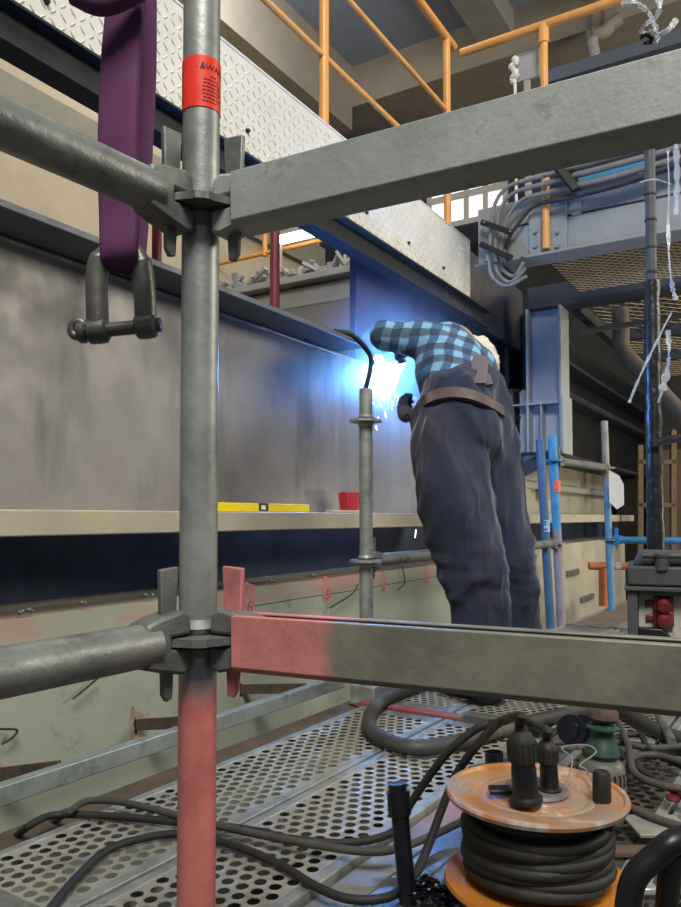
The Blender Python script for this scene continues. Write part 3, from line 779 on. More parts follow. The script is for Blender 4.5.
# galvanised toe strip and the stubs tying it to the wall
tsx = -1.47
zA, zB = P(0, 787, X=tsx).z, P(0, 808, X=tsx).z
o = MB().box(tsx-.03, tsx, .2, P(345, 680, X=tsx).y, zB, zA).build('toe_strip', M('shiny_galvanised', '9aa39f', .4, .5, .2, 9, .15, 60, spots=('6f7b78', 7, .54, .7)), None, .003)
tag(o, 'galvanised toe strip running along the left edge of the deck', 'toe strip')
for i, (px, py) in enumerate(((2, 780), (150, 728), (255, 692))):
    a = P(px-14, py-2, c=WC-.002); b = Vector((tsx-.03, a.y+.03, zA-.012))
    t = thing('wall_tie', ('flat rusty tie bar at the far left of the toe strip', 'flat rusty tie bar left of the near pole', 'flat rusty tie bar right of the near pole')[i], 'tie bar', a, 'wall ties')
    MB().bar(a - GN*.02, b, .012, .032).build('bar', rust, t)
    pm = MB(); q = []
    for j in range(22):
        th = 2*pi*j/22; r_ = .045*(1+.25*sin(3*th+i)+.15*sin(7*th)); q.append((r_*cos(th)*.7, r_*sin(th)*1.2))
    pm.prism(q, a + GN*.0003, GG, Vector((0,0,1)), GN*.002)
    pm.build('rust_patch', M('rust_bloom', '9a8270' if i < 2 else 'b3a58c', .9, 0, .35, 25, .2), t)
    MB().prism([(x_*.35, y_*.4) for x_, y_ in q], a + GN*.002, GG, Vector((0,0,1)), GN*.001).build('hole_edge', rubber, t)
for i, (px, py, l_) in enumerate(((566, 574, .34), (580, 600, .42))):
    a = P(px, py, c=WC+.002); o = MB().bar(a, a + GG*l_, .05, .05).build('wall_bracket', galv_dark, None, .004)
    tag(o, ('upper', 'lower')[i] + ' short grey bracket on the stained cream wall behind the blue poles', 'bracket')
# wires sticking from the wall
for i, pts in enumerate((((0, 729), (17, 730), (12, 738), (2, 744)), ((73, 699), (84, 690), (98, 678)), ((330, 608), (352, 594), (358, 584)), ((398, 590), (405, 582), (402, 566)))):
    o = pipe('bent_wire', [P(a, b, c=WC+.02) for a, b in pts], .003, rubber,
             ('bent black wire on the pit wall at the left edge', 'bent wire on the pit wall below the lower left tube', 'bent wire on the pit wall left of the far pole', 'bent wire on the pit wall behind the far pole')[i], 'wire', 4, 6)
# red sprayed numbers on the pit wall
spray = M('red_spray', 'b9847a', .9, 0, .25, 30, .1); spray_d = M('dark_red_spray', '94474a', .8, 0, .1, 30, 0)
for i, (px, py, h, ch) in enumerate(((249, 600, 34, '6'), (327, 590, 26, '5'), (384, 582, 20, '1'), (427, 576, 18, '1'))):
    ctr = P(px, py, c=WC+.0012); u = .012+.004*(i < 2); hh = h/2*ctr.dot(_H)/F
    t = thing('spray_mark', ('widest red sprayed number on the pit wall, beside the near pole', 'red sprayed number on the pit wall below the spirit level end', 'faint red sprayed stroke on the pit wall behind the far pole', 'small red sprayed stroke on the pit wall near the welder')[i], 'sprayed mark', ctr, 'red sprayed marks')
    q = []
    for j in range(18):
        th = 2*pi*j/18; q.append((u*2.1*max(-1, min(1, 1.3*cos(th)))*(1+.12*sin(5*th)), hh*max(-1, min(1, 1.2*sin(th)))*(1+.1*sin(4*th))))
    MB().prism(q, ctr - GN*.001, GG, Vector((0,0,1)), GN*.001).build('spray_patch', spray, t)
    v, f = text_mesh(ch, hh*1.1); m_ = MB(); m_.add([ctr + GG*(x-.012) + Vector((0, 0, y-hh*.75)) + GN*.0006 for x, y, _ in v], f, True); m_.build('number', spray_d, t)
# lumps of weld along the top of the pit wall
for i, (px, py) in enumerate(((79, 603), (25, 610), (149, 595), (274, 580), (312, 575))):
    p = P(px, py, c=WC); m_ = MB()
    for j in range(5): m_.ball(p + GG*random.uniform(-.025, .025) + Vector((0, 0, random.uniform(-.005, .004))), .006*random.uniform(.6, 1.3), 8, 6)
    tag(m_.build('weld_lump', galv_dark), ('grey weld lump on the pit wall edge, %s' % ('left of the lower wedge', 'at the left edge of the photo', 'beside the lower wedge', 'below the spirit level', 'below the red brush')[i]), 'weld lump', 'weld lumps on the pit wall')

# =================================================================== TOOLS ON THE LEDGE
LZ = .6635
lc = -1.665
va_, vb_ = gv(206, lc), gv(307, lc)
sl = thing('spirit_level', 'yellow spirit level lying on the girder ledge', 'spirit level', G(lc, (va_+vb_)/2, LZ))
MB(G).box(lc-.012, lc+.012, va_, vb_, LZ, LZ+.030).build('body', M('yellow_enamel', 'f0d414', .4, 0, .05, 20, 0), sl, .002)
vm = gv(261, lc); MB(G).box(lc-.0125, lc+.0135, vm-.028, vm+.028, LZ+.003, LZ+.031).build('vial_block', blackpl, sl, .002)
MB(G).box(lc+.010, lc+.0145, vm-.017, vm+.010, LZ+.008, LZ+.024).build('vial', M('pale_green_vial', 'b9d7a5', .2, 0, .05, 20, 0), sl, .002)
bv = gv(349, lc)
br = thing('hand_brush', 'small red bristled brush standing on the girder ledge by the far pole', 'brush', G(lc, bv, LZ))
MB(G).box(lc-.02, lc+.02, bv-.16, bv+.06, LZ, LZ+.010).build('handle', M('pale_wood', 'b9a98f', .7, 0, .1, 20, .05), br, .003)
bs = MB()
for i in range(7):
    for j in range(4):
        p = G(lc-.015+.01*j, bv-.035+.013*i, LZ+.01); q = p + GG*(.005*(i-3)) + Vector((0,0,.072+.006*random.random())); bs.cyl(p, q, .006, 6, .0075)
bs.build('bristles', M('red_bristle', 'b02530', .7, 0, .2, 60, .2), br)

# =================================================================== SLING AND SHACKLE
DS = .93
sx = M('purple_webbing', '5a2a54', .85, 0, .25, 9, .25, 420, bd=.002, stretch=(1, 1, .3))
sgt = thing('lifting_sling', 'purple webbing sling hanging beside the near scaffold pole', 'sling', P(122, 275, d=DS), None)
def ribbon(pts, w_, t_, wd, m, name, par, n=20):
    """soft flat band: superellipse section; wd = width direction"""
    vs = []; fs = []; pts = [Vector(p) for p in pts]; mm = len(pts)
    for i, p in enumerate(pts):
        t = (pts[min(i+1, mm-1)] - pts[max(i-1, 0)]).normalized(); a = (wd - t*wd.dot(t)).normalized(); b = t.cross(a)
        for k_ in range(n):
            th = 2*pi*k_/n; cx, sx_ = cos(th), sin(th)
            ww = w_[i] if isinstance(w_, list) else w_
            vs.append(p + a*(ww/2*math.copysign(abs(cx)**.45, cx)) + b*(t_/2*math.copysign(abs(sx_)**.6, sx_)))
    for i in range(mm-1):
        for k_ in range(n):
            l = (k_+1) % n; fs.append((i*n+k_, i*n+l, (i+1)*n+l, (i+1)*n+k_))
    fs.append(tuple(range(n))[::-1]); fs.append(tuple(range((mm-1)*n, mm*n)))
    mb = MB(); mb.add(vs, fs, True); return mb.build(name, m, par, 0, 50)
pa = smooth_path([P(128, -70, d=DS), P(126, 0, d=DS), P(121, 60, d=DS+.004), P(118, 140, d=DS), P(119, 210, d=DS), P(119, 250, d=DS-.004), P(120, 266, d=DS+.01)], 7)
ribbon(pa, [.054 - .008*max(0, (i-26)/16) for i in range(len(pa))], .016, (_R*.95 - _H*.25), sx, 'front_strand', sgt)
pb = smooth_path([P(139, -70, d=DS+.05), P(139, 60, d=DS+.05), P(135, 150, d=DS+.045), P(130, 230, d=DS+.04), P(126, 262, d=DS+.03), P(121, 268, d=DS+.012)], 7)
ribbon(pb, [.046]*len(pb), .014, (_R*.9 + _H*.4), sx, 'rear_strand', sgt)
MB().tube(smooth_path([P(74, -6, d=DS-.03), P(96, 4, d=DS-.03), P(114, 2, d=DS-.03), P(140, -10, d=DS-.03)], 5), .013, 12).build('hitch_fold', sx, sgt)
sh = thing('shackle', 'dark steel shackle hanging from the purple sling', 'shackle', P(120, 340, d=DS), None)
kp = [P(x, y, d=DS+.012) for x, y in ((98, 332), (97, 300), (97, 274), (101, 259), (110, 251), (121, 248), (132, 251), (140, 260), (143, 276), (145, 300), (146, 330))]
kp = smooth_path(kp, 6); nk = len(kp)
MB().tube(kp, [.0138 if abs(i-nk/2) > nk*.2 else .0115 for i in range(nk)], 16).build('bow', shackle_m, sh)
el, er = P(98, 331, d=DS+.012), P(146, 326, d=DS+.012); pd = (er-el).normalized()
for e in (el, er):
    MB().lathe([(.012, -.013), (.0155, -.010), (.0165, 0), (.0155, .010), (.012, .013)], e, pd, 24).build('eye', shackle_m, sh)
MB().cyl(el - pd*.022, er + pd*.019, .0088, 20).build('pin', shackle_m, sh)
hc_ = P(78, 329, d=DS+.012); hm = MB()
hm.lathe([(.012, -.006), (.0135, -.004), (.0135, .004)], el - pd*.019, pd, 18)
ring = [hc_ + pd*(.0082*cos(t_*pi/9)) + Vector((0, 0, .0092*sin(t_*pi/9))) for t_ in range(18)]
hm.tube(ring, .0056, 10, closed=True)
hm.build('pin_head', shackle_m, sh)

# =================================================================== CABLES OVER THE CROSS BEAM
cv = YV - .14
cable_m = M('dusty_black_cable', '34363a', .5, 0, .2, 12, .1, 60)
cond = M('dusty_grey_conduit', '7d7b76', .6, .1, .15, 12, .1)
bundle = [((690,136),(600,160),(535,178),(508,187),(495,204),(491,230),(489,262),(493,278),(507,286),(527,276)),
          ((690,145),(600,169),(540,185),(512,194),(500,211),(496,235),(495,262),(499,275),(511,282),(526,268)),
          ((690,155),(610,178),(550,192),(522,200),(508,217),(502,238),(500,262),(504,271),(514,276),(524,262)),
          ((690,160),(620,184),(560,199),(534,206),(518,224),(508,240),(504,258),(507,268),(516,271),(523,257))]
for i, pts in enumerate(bundle):
    pts3 = smooth_path([P(a, b, v=cv + (.02*i if a < 560 else .01*i)) for a, b in pts], 7); m_ = len(pts3)
    rr_ = [.020 - .008*min(1, max(0, (j-10)/10)) for j in range(m_)]
    o = MB().tube(pts3, rr_, 12).build('power_cable', cond if i < 3 else cable_m)
    tag(o, ('topmost pale cable', 'second cable from the top', 'third cable from the top', 'lowest cable')[i] + ' of the bundle looping down at the grey cross beam', 'cable', 'cables on the cross beam')
ck = thing('cable_clamp', 'upper black clamp bars across the cable bundle at the cross beam end', 'clamp', P(498, 226, v=cv))
for dv in (-.035, .07): MB().bar(P(481, 222, v=cv+dv), P(513, 233, v=cv+dv), .02, .035).build('clamp_bar', black_steel, ck, .003)
for q in ((484, 222), (510, 231)): MB().cyl(P(*q, v=cv-.07), P(*q, v=cv+.1), .008, 8).build('bolt', cond, ck)
ck2 = thing('cable_clamp', 'lower black clamp bars across the cable bundle above its loops', 'clamp', P(495, 252, v=cv))
for dv in (-.035, .07): MB().bar(P(480, 244, v=cv+dv), P(512, 258, v=cv+dv), .02, .035).build('clamp_bar', black_steel, ck2, .003)
for x_ in (488, 496, 503): MB().cyl(P(x_, 251, v=cv), P(x_, 262, v=cv), .018, 10).build('ferrule', cond, ck2)
cb = thing('cable_bracket', 'black bracket holding the cables above the bolted splice plate', 'bracket', P(568, 190, v=cv))
MB().bar(P(557, 166, v=cv-.05), P(576, 190, v=cv-.05), .05, .03, _H).build('strap', black_steel, cb, .003)
MB().bar(P(572, 172, v=cv), P(580, 196, v=cv+.12), .04, .02, _H).build('arm', black_steel, cb, .003)
t = thing('blue_pipe', 'teal blue pipe behind the cables on top of the grey cross beam', 'pipe', P(610, 178, v=YV+.08))
MB().tube([P(575, 186, v=YV+.08), P(645, 166, v=YV+.08)], .04, 14).build('barrel', M('teal_blue_pipe', '2f7fa8', .5, .05, .15, 8, .1), t)
for px in (585, 640):
    _p = P(px, 183-(px-575)*.286, v=YV+.08); MB().cyl(_p, Vector((_p.x, _p.y, zt1)), .02, 8).build('saddle', grey_paint, t)
# small things above the upper rail
t = thing('service_panel', 'pale flat panel behind the orange post above the upper rail', 'panel', P(526, 82, v=YV+.08))
_p = P(527, 66, v=YV+.08); MB().bar(Vector((_p.x, _p.y, zt1)), _p, .04, .02, GG).build('support', grey_paint2, t)
MB().obox(_p, GN*.085, GG*.015, Vector((0, 0, .10))).build('board', grey_paint2, t, .004)
rgm = MB()
random.seed(11)
rgm.tube(smooth_path([P(514+2.5*sin(i*2.1), 58+i*4.2, v=YV+.05) for i in range(7)], 4), [.014+.014*random.random() for _ in range(25)], 9)
_p = P(515, 78, v=YV+.05); rgm.cyl(_p, Vector((_p.x, _p.y, zt1)), .010, 8)
tag(rgm.build('white_rag', M('white_cloth', 'd8d4c8', .9, 0, .15, 20, .4, 50)), 'white rag tied on a stub above the upper rail', 'rag')
t = thing('bent_duct', 'bent brown duct high under the ceiling, above the upper rail', 'duct', P(604, 32, v=9.15))
MB().tube(smooth_path([P(588, 36, v=9.15), P(604, 32, v=9.15), P(612, 24, v=9.15), P(622, 18, v=9.15)], 4), .08, 14).build('duct', soffit, t)
_p = P(604, 32, v=9.15); MB().cyl(_p, Vector((_p.x, _p.y, 7.2)), .015, 8).build('hanger', galv_dark, t)
t = thing('silver_pipe', 'short silver pipe under the ceiling, above the upper rail', 'pipe', P(596, 62, v=9.05))
MB().cyl(P(592, 40, v=9.05), P(596, 62, v=9.05), .065, 16).build('barrel', M('bright_metal_pipe', 'd0d2d2', .3, .6, .1, 8, .05), t)
_p = P(593, 44, v=9.05); MB().cyl(_p, Vector((_p.x, _p.y, 7.2)), .015, 8).build('hanger', galv_dark, t)

# =================================================================== TORN PLASTIC FILM
film = N('torn_clear_film'); film.b.inputs['Base Color'].default_value = (.72, .78, .82, 1); film.b.inputs['Roughness'].default_value = .18
film.b.inputs['Alpha'].default_value = .4; film.b.inputs['Transmission Weight'].default_value = .25
film.bump(film.noise(60, 4, .6), .6, .01); film = film.m
def shred(mb, pts, w_, seed, k=6):
    rnd = random.Random(seed); pts = smooth_path(pts, k); m_ = len(pts); vs = []; fs = []; a0 = rnd.uniform(0, 6)
    for i, p in enumerate(pts):
        t = (pts[min(i+1, m_-1)] - pts[max(i-1, 0)]).normalized(); a, b = basis(t)
        a0 += rnd.uniform(-.25, .4); th = a0; ww = w_*rnd.uniform(.5, 1.2)
        dd = (a*cos(th) + b*sin(th)); nn = t.cross(dd)*.0009
        vs += [p - dd*ww/2 - nn, p + nn*3, p + dd*ww/2 - nn, p + dd*ww/2 + nn, p + nn*5, p - dd*ww/2 + nn]
    for i in range(m_-1):
        for q in range(6): fs.append((i*6+q, i*6+(q+1) % 6, (i+1)*6+(q+1) % 6, (i+1)*6+q))
    fs += [(5,4,3,2,1,0), tuple((m_-1)*6+q for q in range(6))]
    mb.add(vs, fs, True)
rnd = random.Random(5)
mb = MB(); ft = thing('torn_plastic_film', 'crumpled bunch of torn clear plastic film at the top right corner', 'plastic film', P(650, 45, d=1.35), 'torn plastic film')
shred(mb, [P(622, 4, d=1.35), P(636, 4, d=1.33), P(648, 12, d=1.36), P(656, 28, d=1.33), P(652, 40, d=1.36)], .012, 1)
shred(mb, [P(655, -10, d=1.35), P(660, 8, d=1.33), P(654, 22, d=1.36), P(658, 40, d=1.35)], .013, 2)
shred(mb, [P(664, -10, d=1.38), P(658, 14, d=1.35), P(646, 24, d=1.33), P(641, 32, d=1.36), P(646, 34, d=1.35)], .008, 3)
shred(mb, [P(648, 30, d=1.34), P(654, 36, d=1.36), P(668, 30, d=1.35), P(676, 20, d=1.36)], .011, 4)
mb.build('shreds', film, ft); mb = MB()
shred(mb, [P(640, 38, d=1.36), P(647, 34, d=1.35), P(652, 41, d=1.35), P(645, 42, d=1.36)], .012, 6); mb.build('dark_scrap', bpy.data.materials['black_film'], ft)
for i, (pts, w_, lab) in enumerate((
    (((668, 150), (669, 185), (668, 225)), .016, 'narrow strand of torn plastic film left of the right edge, beside the cross beam'),
    (((674, 120), (677, 170), (676, 215)), .024, 'wider strand of torn plastic film at the right edge, beside the cross beam'),
    (((668, 215), (669, 255), (672, 285), (676, 300)), .02, 'bright strand of torn plastic film hanging below the grey cross beam'),
    (((640, 182), (655, 179), (672, 184)), .010, 'short wisp of plastic film across the dark wrapped pole'),
    (((668, 330), (669, 352), (667, 370), (663, 388), (658, 403)), .03, 'blue-lit torn plastic film on the dark wrapped pole, lowest of the shreds'),
    (((672, 312), (655, 345), (640, 376), (629, 403)), .016, 'thin pale tape slanting down to the left of the wrapped pole'))):
    m_ = MB(); shred(m_, [P(a, b, d=3.3) for a, b in pts], w_*1.15, 20+i, 8); tag(m_.build('torn_plastic_film', film), lab, 'plastic film', 'torn plastic film')

# =================================================================== POWER BOX
g0 = P(626, 517, d=2.55); g0 = Vector((g0.x, g0.y, 0)); px2 = 2.55/760
QA = radians(21); QR = _R*cos(QA) - _H*sin(QA); QH = _H*cos(QA) + _R*sin(QA)
def Q(u, v, z): return g0 + QR*u + QH*v + Vector((0, 0, z))
yz = lambda y: .645 - (y-517)*px2
pw = thing('power_box', 'dark grey site power box with red sockets at the right edge', 'power box', Q(.2, .15, 0))
MB(Q).box(0, .42, .05, .34, .003, yz(592)).build('body', gen_grey, pw, .006)
MB(Q).box(0, .032, -.005, .05, .003, yz(590)).box(.032, .42, -.005, .05, yz(594), yz(587)).box(.032, .42, -.005, .05, .003, .06).build('front_frame', gen_grey, pw, .004)
MB(Q).box(-.008, .43, -.02, .35, yz(590), yz(585.5)).build('rim', gen_grey, pw, .004)
MB(Q).prism([(0, 0), (.42, 0), (.42, .065), (.0, .065)], Q(.0, -.01, yz(585)), QR, Vector((0,0,1)), QH*.34).build('lid', gen_grey, pw, .008)
MB(Q).prism([(.02, 0), (.42, 0), (.42, .045), (.045, .045)], Q(.0, .03, yz(585)+.065), QR, Vector((0,0,1)), QH*.26).build('lid_top', gen_grey, pw, .006)
MB().tube([Q(.05, .0, yz(555)), Q(.40, .0, yz(555))], .010, 10).build('carry_bar', gen_grey, pw)
MB().lathe([(.022, -.03), (.022, .012), (.025, .013), (.025, .022), (.02, .024)], Q(.108, .0, yz(560)), (0,0,1), 20).build('knob', gen_grey, pw)
MB(Q).prism([(0, .05), (.03, .09), (.25, .09), (.25, -.12), (.0, -.12)], Q(.035, .048, yz(612)), QR, Vector((0,0,1)), -QH*.004).build('socket_panel', gen_light, pw)
for i, y in enumerate((603, 617.5)):
    so = MB().obox(Q(.112, .035, yz(y)), QR*.031, QH*.012, Vector((0, 0, .025))).build('socket', red_pl, pw, .004)
    MB().lathe([(.022, 0), (.022, .03), (.018, .038), (0, .040)], Q(.112, .026, yz(y-1)), -QH + Vector((0,0,-.35)), 20).build('socket_cover', red_pl, so)
    MB().obox(Q(.07, .04, yz(y)), QR*.014, QH*.006, Vector((0, 0, .011))).build('latch', red_pl, so, .004)
MB(Q).prism([(0, 0), (.07, 0), (.10, -.03), (.10, -.05), (.0, -.05)], Q(.034, .03, yz(626)), QR, Vector((0,0,1)), -QH*.04).build('step_bracket', blackpl, pw, .004)

# =================================================================== CABLE REEL
RZ = .19; rc = P(536, 794, Z=RZ); rc0 = Vector((rc.x, rc.y, .046)); RR = .1445
reel = thing('cable_reel', 'orange cable reel wound with black cable, lying on the deck', 'cable reel', rc0)
k = N('worn_orange_flange'); x, y, z = k.sep()
base = k.mix(k.ramp(k.noise(7, 5, .7), [(.38, 0.), (.56, 1.)]), lin('bf7f3c'), lin('9f8d7c'))
base = k.mix(k.ramp(k.noise(5, 4, .7, (1, 1, 1), 1.5), [(.50, 0.), (.58, .85)]), base, lin('c4b8ac'))
base = k.mix(k.ramp(k.noise(30, 5, .7), [(.6, 0.), (.75, .7)]), base, lin('7a5a48'))
k.l(base, k.b.inputs['Base Color']); k.b.inputs['Roughness'].default_value = .4; k.bump(k.noise(40, 4), .15, .003)
flange_m = k.m; orange2 = M('orange_reel_paint', 'c27a2e', .4, 0, .15, 8, .1, 50, spots=('8a5a34', 10, .6, .74))
zt_ = RZ - .046
MB().lathe([(.02, zt_-.006), (RR-.004, zt_-.006), (RR, zt_-.004), (RR+.002, zt_+.002), (RR, zt_+.006), (RR-.006, zt_+.006), (RR-.009, zt_+.002), (.098, zt_+.001), (.094, zt_-.002), (.090, zt_+.001), (.085, zt_+.001), (.081, zt_-.002), (.076, zt_+.001), (.060, zt_+.001), (.058, zt_+.004), (0, zt_+.004)], rc0, (0,0,1), 64).build('top_flange', flange_m, reel)
MB().lathe([(0, 0), (RR+.004, 0), (RR+.006, .004), (RR+.004, .010), (RR-.006, .009), (.1, .008), (0, .008)], rc0, (0,0,1), 64).build('bottom_flange', orange2, reel)
MB().lathe([(.10, -.041), (.105, -.036), (.105, -.006), (.10, .0), (.09, .0), (.09, -.041)], rc0, (0,0,1), 40).build('foot_ring', blackpl, reel)
MB().lathe([(.085, .008), (.085, zt_-.006)], rc0, (0,0,1), 40).build('drum', rubber, reel)
rnd = random.Random(4); cp = []
for layer, (rad, turns) in enumerate(((.094, 9), (.112, 8))):
    for i in range(turns*26):
        th = 2*pi*i/26; f = i/(turns*26)
        zc_ = .020 + (zt_-.044)*(f if layer == 0 else .92*(1-f))
        cp.append(rc0 + Vector((cos(th)*(rad+.004*sin(th*1.3+layer)), sin(th)*(rad+.004*sin(th*1.3)), zc_ + .007*sin(th+i*.013) + .004)))
MB().tube(cp, .0092, 10).build('wound_cable', rubber, reel)
MB().lathe([(.052, .0), (.054, .004), (.05, .009), (.0, .009)], rc0 + Vector((0, 0, zt_+.003)), (0,0,1), 36).build('socket_plate', M('scuffed_grey_plastic', '77716c', .5, .1, .3, 20, .1), reel)
fp = P(500, 790, Z=RZ+.012)
MB().obox(fp, _R*.018, (_H*.6+Vector((0,0,.1))).normalized()*.010, Vector((0,0,.004))).build('socket_flap', blackpl, reel, .002)
kn = P(602, 802, Z=RZ); MB().lathe([(.0135, 0), (.0145, .004), (.014, .045), (.011, .049), (.0, .05)], kn, (0,0,1), 20).build('winding_knob', rubber, reel)
def plug(px, py, s_, tilt, lab):
    b = P(px, py, Z=RZ+.010); ax = (Vector((0,0,1)) + _R*tilt).normalized()
    t = thing('plug', lab, 'plug', b)
    MB().lathe([(.027*s_, 0), (.027*s_, .006*s_), (.021*s_, .010*s_), (.020*s_, .05*s_), (.0185*s_, .062*s_)], b, ax, 24).build('shell', blackpl, t)
    mb = MB(); n_ = 20; vs = []
    prof = [(.0185, .060), (.0225, .064), (.0225, .096), (.017, .106), (.009, .112), (.0085, .125)]
    mb.lathe([(a*s_, h*s_) for a, h in prof], b, ax, 24)
    for i in range(14):
        th = 2*pi*i/14; a_, b2 = basis(ax); e = a_*cos(th)+b2*sin(th)
        mb.bar(b + ax*.066*s_ + e*.0225*s_, b + ax*.095*s_ + e*.0225*s_, .004*s_, .003*s_, e)
    mb.build('cable_gland', rubber, t)
    return b + ax*.122*s_
pt1 = plug(526, 801, .98, -.07, 'larger black plug standing upright in the cable reel')
pt2 = plug(550, 791, .72, -.05, 'smaller black plug behind the larger one in the cable reel')
wm = M('bare_wire', '8f8b84', .5, .4, .1, 20, 0)
pipe('loose_wires', [P(566, 788, Z=.20), P(572, 760, Z=.23), P(562, 748, Z=.24), P(585, 745, Z=.23), P(596, 752, Z=.22), P(580, 765, Z=.215), P(586, 770, Z=.21), P(598, 792, Z=.203)], .0016, wm, 'thin loose grey wires curling on top of the cable reel', 'wire', 8, 6)

# =================================================================== CABLES AND HOSES ON THE DECK
def floor_path(pts, zdef): return [P(p[0], p[1], Z=(p[2] if len(p) > 2 else zdef)) for p in pts]
cA = floor_path([(14, 838, -.04), (29, 826), (55, 815), (110, 816), (176, 822), (220, 826), (262, 832), (286, 838), (345, 843), (393, 832, .03), (411, 803, .09), (430, 775, .15), (452, 748, .21), (478, 728, .25), (500, 722, .27), (518, 724, .285)], .013)
pipe('extension_cable', cA[:-1] + [pt1 + Vector((0,0,.012)), pt1], .0078, rubber, 'black cable curving from the larger plug across the near planks to the left', 'cable')
cB = floor_path([(30, 940), (55, 903), (81, 873), (106, 851), (136, 840), (176, 834), (220, 841), (275, 862), (315, 886), (350, 899), (388, 897), (411, 880), (425, 854, .03), (440, 814, .09), (456, 775, .16), (478, 744, .23), (500, 722, .275), (518, 717, .29), (533, 725, .27)], .013)
pipe('extension_cable', cB + [pt2 + Vector((0,0,.01)), pt2], .0078, rubber, 'black cable looping from the smaller plug over the lower left deck', 'cable')
cC = floor_path([(52, 822, -.03), (70, 811), (88, 801), (121, 802), (176, 815), (220, 826), (293, 841), (359, 851), (396, 849), (440, 832, .02), (470, 817, .03), (500, 800, .02)], .027)
pipe('extension_cable', cC, .0075, rubber2, 'dusty brown cable running from behind the reel to the left deck edge', 'cable')
hp = floor_path([(440, 676), (415, 687), (387, 698), (372, 712), (370, 728), (390, 742), (421, 748), (467, 740), (504, 729), (560, 715), (600, 709), (625, 712), (649, 726), (668, 735), (690, 742)], .026)
hose = pipe('thick_hose', hp, .0215, M('thick_grey_hose', '3d3c39', .6, 0, .2, 8, .2, 60, spots=('6b6355', 5, .55, .7)), 'thick dark hose making a wide bend on the far deck planks', 'hose')
tangle = [((690, 745), (650, 748), (615, 742), (560, 742), (520, 750)), ((560, 735), (600, 741), (640, 770), (690, 800)), ((618, 722), (628, 745), (634, 772), (660, 785), (690, 790)),
          ((690, 770), (650, 750), (640, 735), (615, 738), (585, 752)), ((690, 765), (655, 755), (630, 760), (610, 790), (640, 812), (690, 830)), ((560, 728), (545, 740), (530, 756), (470, 770))]
labs = ('cable lying highest across the deck right of the plugs', 'cable slanting down to the right from behind the plugs', 'cable bending at a right angle below the thick hose end', 'grey cable folded back right of the green grinder', 'cable looping lowest at the right edge, beside the reel', 'short cable running under the plug cable left of the reel')
for i, pts in enumerate(tangle):
    pipe('loose_cable', floor_path(pts, .03 + .012*(i % 3)), .0085, rubber if i % 2 else rubber2, 'black ' + labs[i], 'cable')['group'] = 'cables tangled on the right deck'
# black upright tube with open mouth
btm = M('black_blue_plastic', '15171f', .3, 0, .2, 9, .1)
t = thing('black_tube', 'upright black plastic tube with open mouth left of the cable reel', 'tube', P(406, 899, Z=.004))
tb, tt = P(408, 903, Z=.004), P(398, 792, d=P(406, 899, Z=.004).dot(_H)-.0)
MB().cyl(tb, tt, .0148, 22, hollow=.7).build('barrel', btm, t)
MB().cyl(tt.lerp(tb, .2), tt + (tt-tb)*.012, .0195, 22, hollow=.78).build('collar', btm, t)
MB().bar(tb, tb.lerp(tt, .45), .007, .042, _H).build('rib', btm, t)
t = thing('black_tube', 'short black tube end with bluish rim behind the cable reel', 'tube', P(495, 775, Z=.02))
MB().cyl(P(495, 790, d=1.62), P(494, 752, d=1.62), .019, 20, hollow=.75).build('barrel', btm, t)
# heap of chain
cht = MB(); rnd = random.Random(9)
base = P(446, 897, Z=.010); pv = base.copy(); ang_ = 0
for i in range(30):
    c_ = base + _R*rnd.uniform(-.055, .045) + _H*rnd.uniform(-.03, .05) + Vector((0, 0, .002 + .022*rnd.random()))
    th = rnd.uniform(0, pi); e1 = Vector((cos(th), sin(th), rnd.uniform(-.3, .3))).normalized(); e2 = e1.cross(Vector((rnd.uniform(-.4,.4), rnd.uniform(-.4,.4), 1))).normalized()
    cht.tube([c_ + e1*(.013*cos(q*pi/8)) + e2*(.008*sin(q*pi/8)) for q in range(16)], .003, 8, closed=True)
tag(cht.build('chain', M('black_chain_steel', '24262b', .25, .8, .2, 20, .1)), 'heap of black chain on the deck between tube and reel', 'chain')
# black tubular handle at lower right corner
hh = thing('tubular_handle', 'thick black tubular handle at the lower right corner', 'handle', P(640, 907, d=1.0))
MB().tube(smooth_path([P(626, 960, d=1.02), P(628, 905, d=1.02), P(636, 876, d=1.02), P(656, 856, d=1.02), P(674, 842, d=1.02), P(700, 838, d=1.04), P(720, 860, d=1.06)], 8), .0165, 18).build('bend', blackpl, hh)
MB().tube([P(664, 960, d=1.05), P(667, 900, d=1.05), P(672, 850, d=1.03)], .015, 16).build('strut', blackpl, hh)
MB().tube([P(600, 965, d=1.06), P(700, 965, d=1.06)], .015, 16).build('foot_bar', blackpl, hh)
# angle grinder standing on its handle
gb0 = P(600, 822, Z=.02); gt0 = gb0 + Vector((0, 0, .26)) + _R*.012; ga = (gt0-gb0).normalized()
agr = thing('angle_grinder', 'green and grey angle grinder standing behind the cable reel', 'angle grinder', gb0)
green = M('green_tool_shell', '26443a', .45, 0, .15, 20, .1, spots=('6f7a70', 14, .58, .7))
hz_ = lambda f: gb0 + ga*(.26*f)
bd_ = MB(); bd_.lathe([(.03, 0), (.046, .01), (.050, .05), (.050, .10), (.042, .122), (.030, .13)], gb0, ga, 28)
bd_.build('motor_body', M('grey_tool_shell', '56584f', .5, 0, .2, 15, .1, spots=('a8a69c', 8, .56, .64)), agr)
vt = MB(); a_, b_2 = basis(ga)
for i in range(24):
    th = 2*pi*i/24; e = a_*cos(th)+b_2*sin(th); vt.bar(gb0 + ga*.085 + e*.0495, gb0 + ga*.108 + e*.047, .004, .004, e)
vt.build('vent_slots', blackpl, agr)
MB().lathe([(.030, .13), (.036, .14), (.030, .16), (.022, .172), (.022, .186)], gb0, ga, 26).build('gear_housing', green, agr)
MB().lathe([(.022, .186), (.034, .190), (.034, .194), (.022, .200)], gb0, ga, 28).build('guard_flange', green, agr)
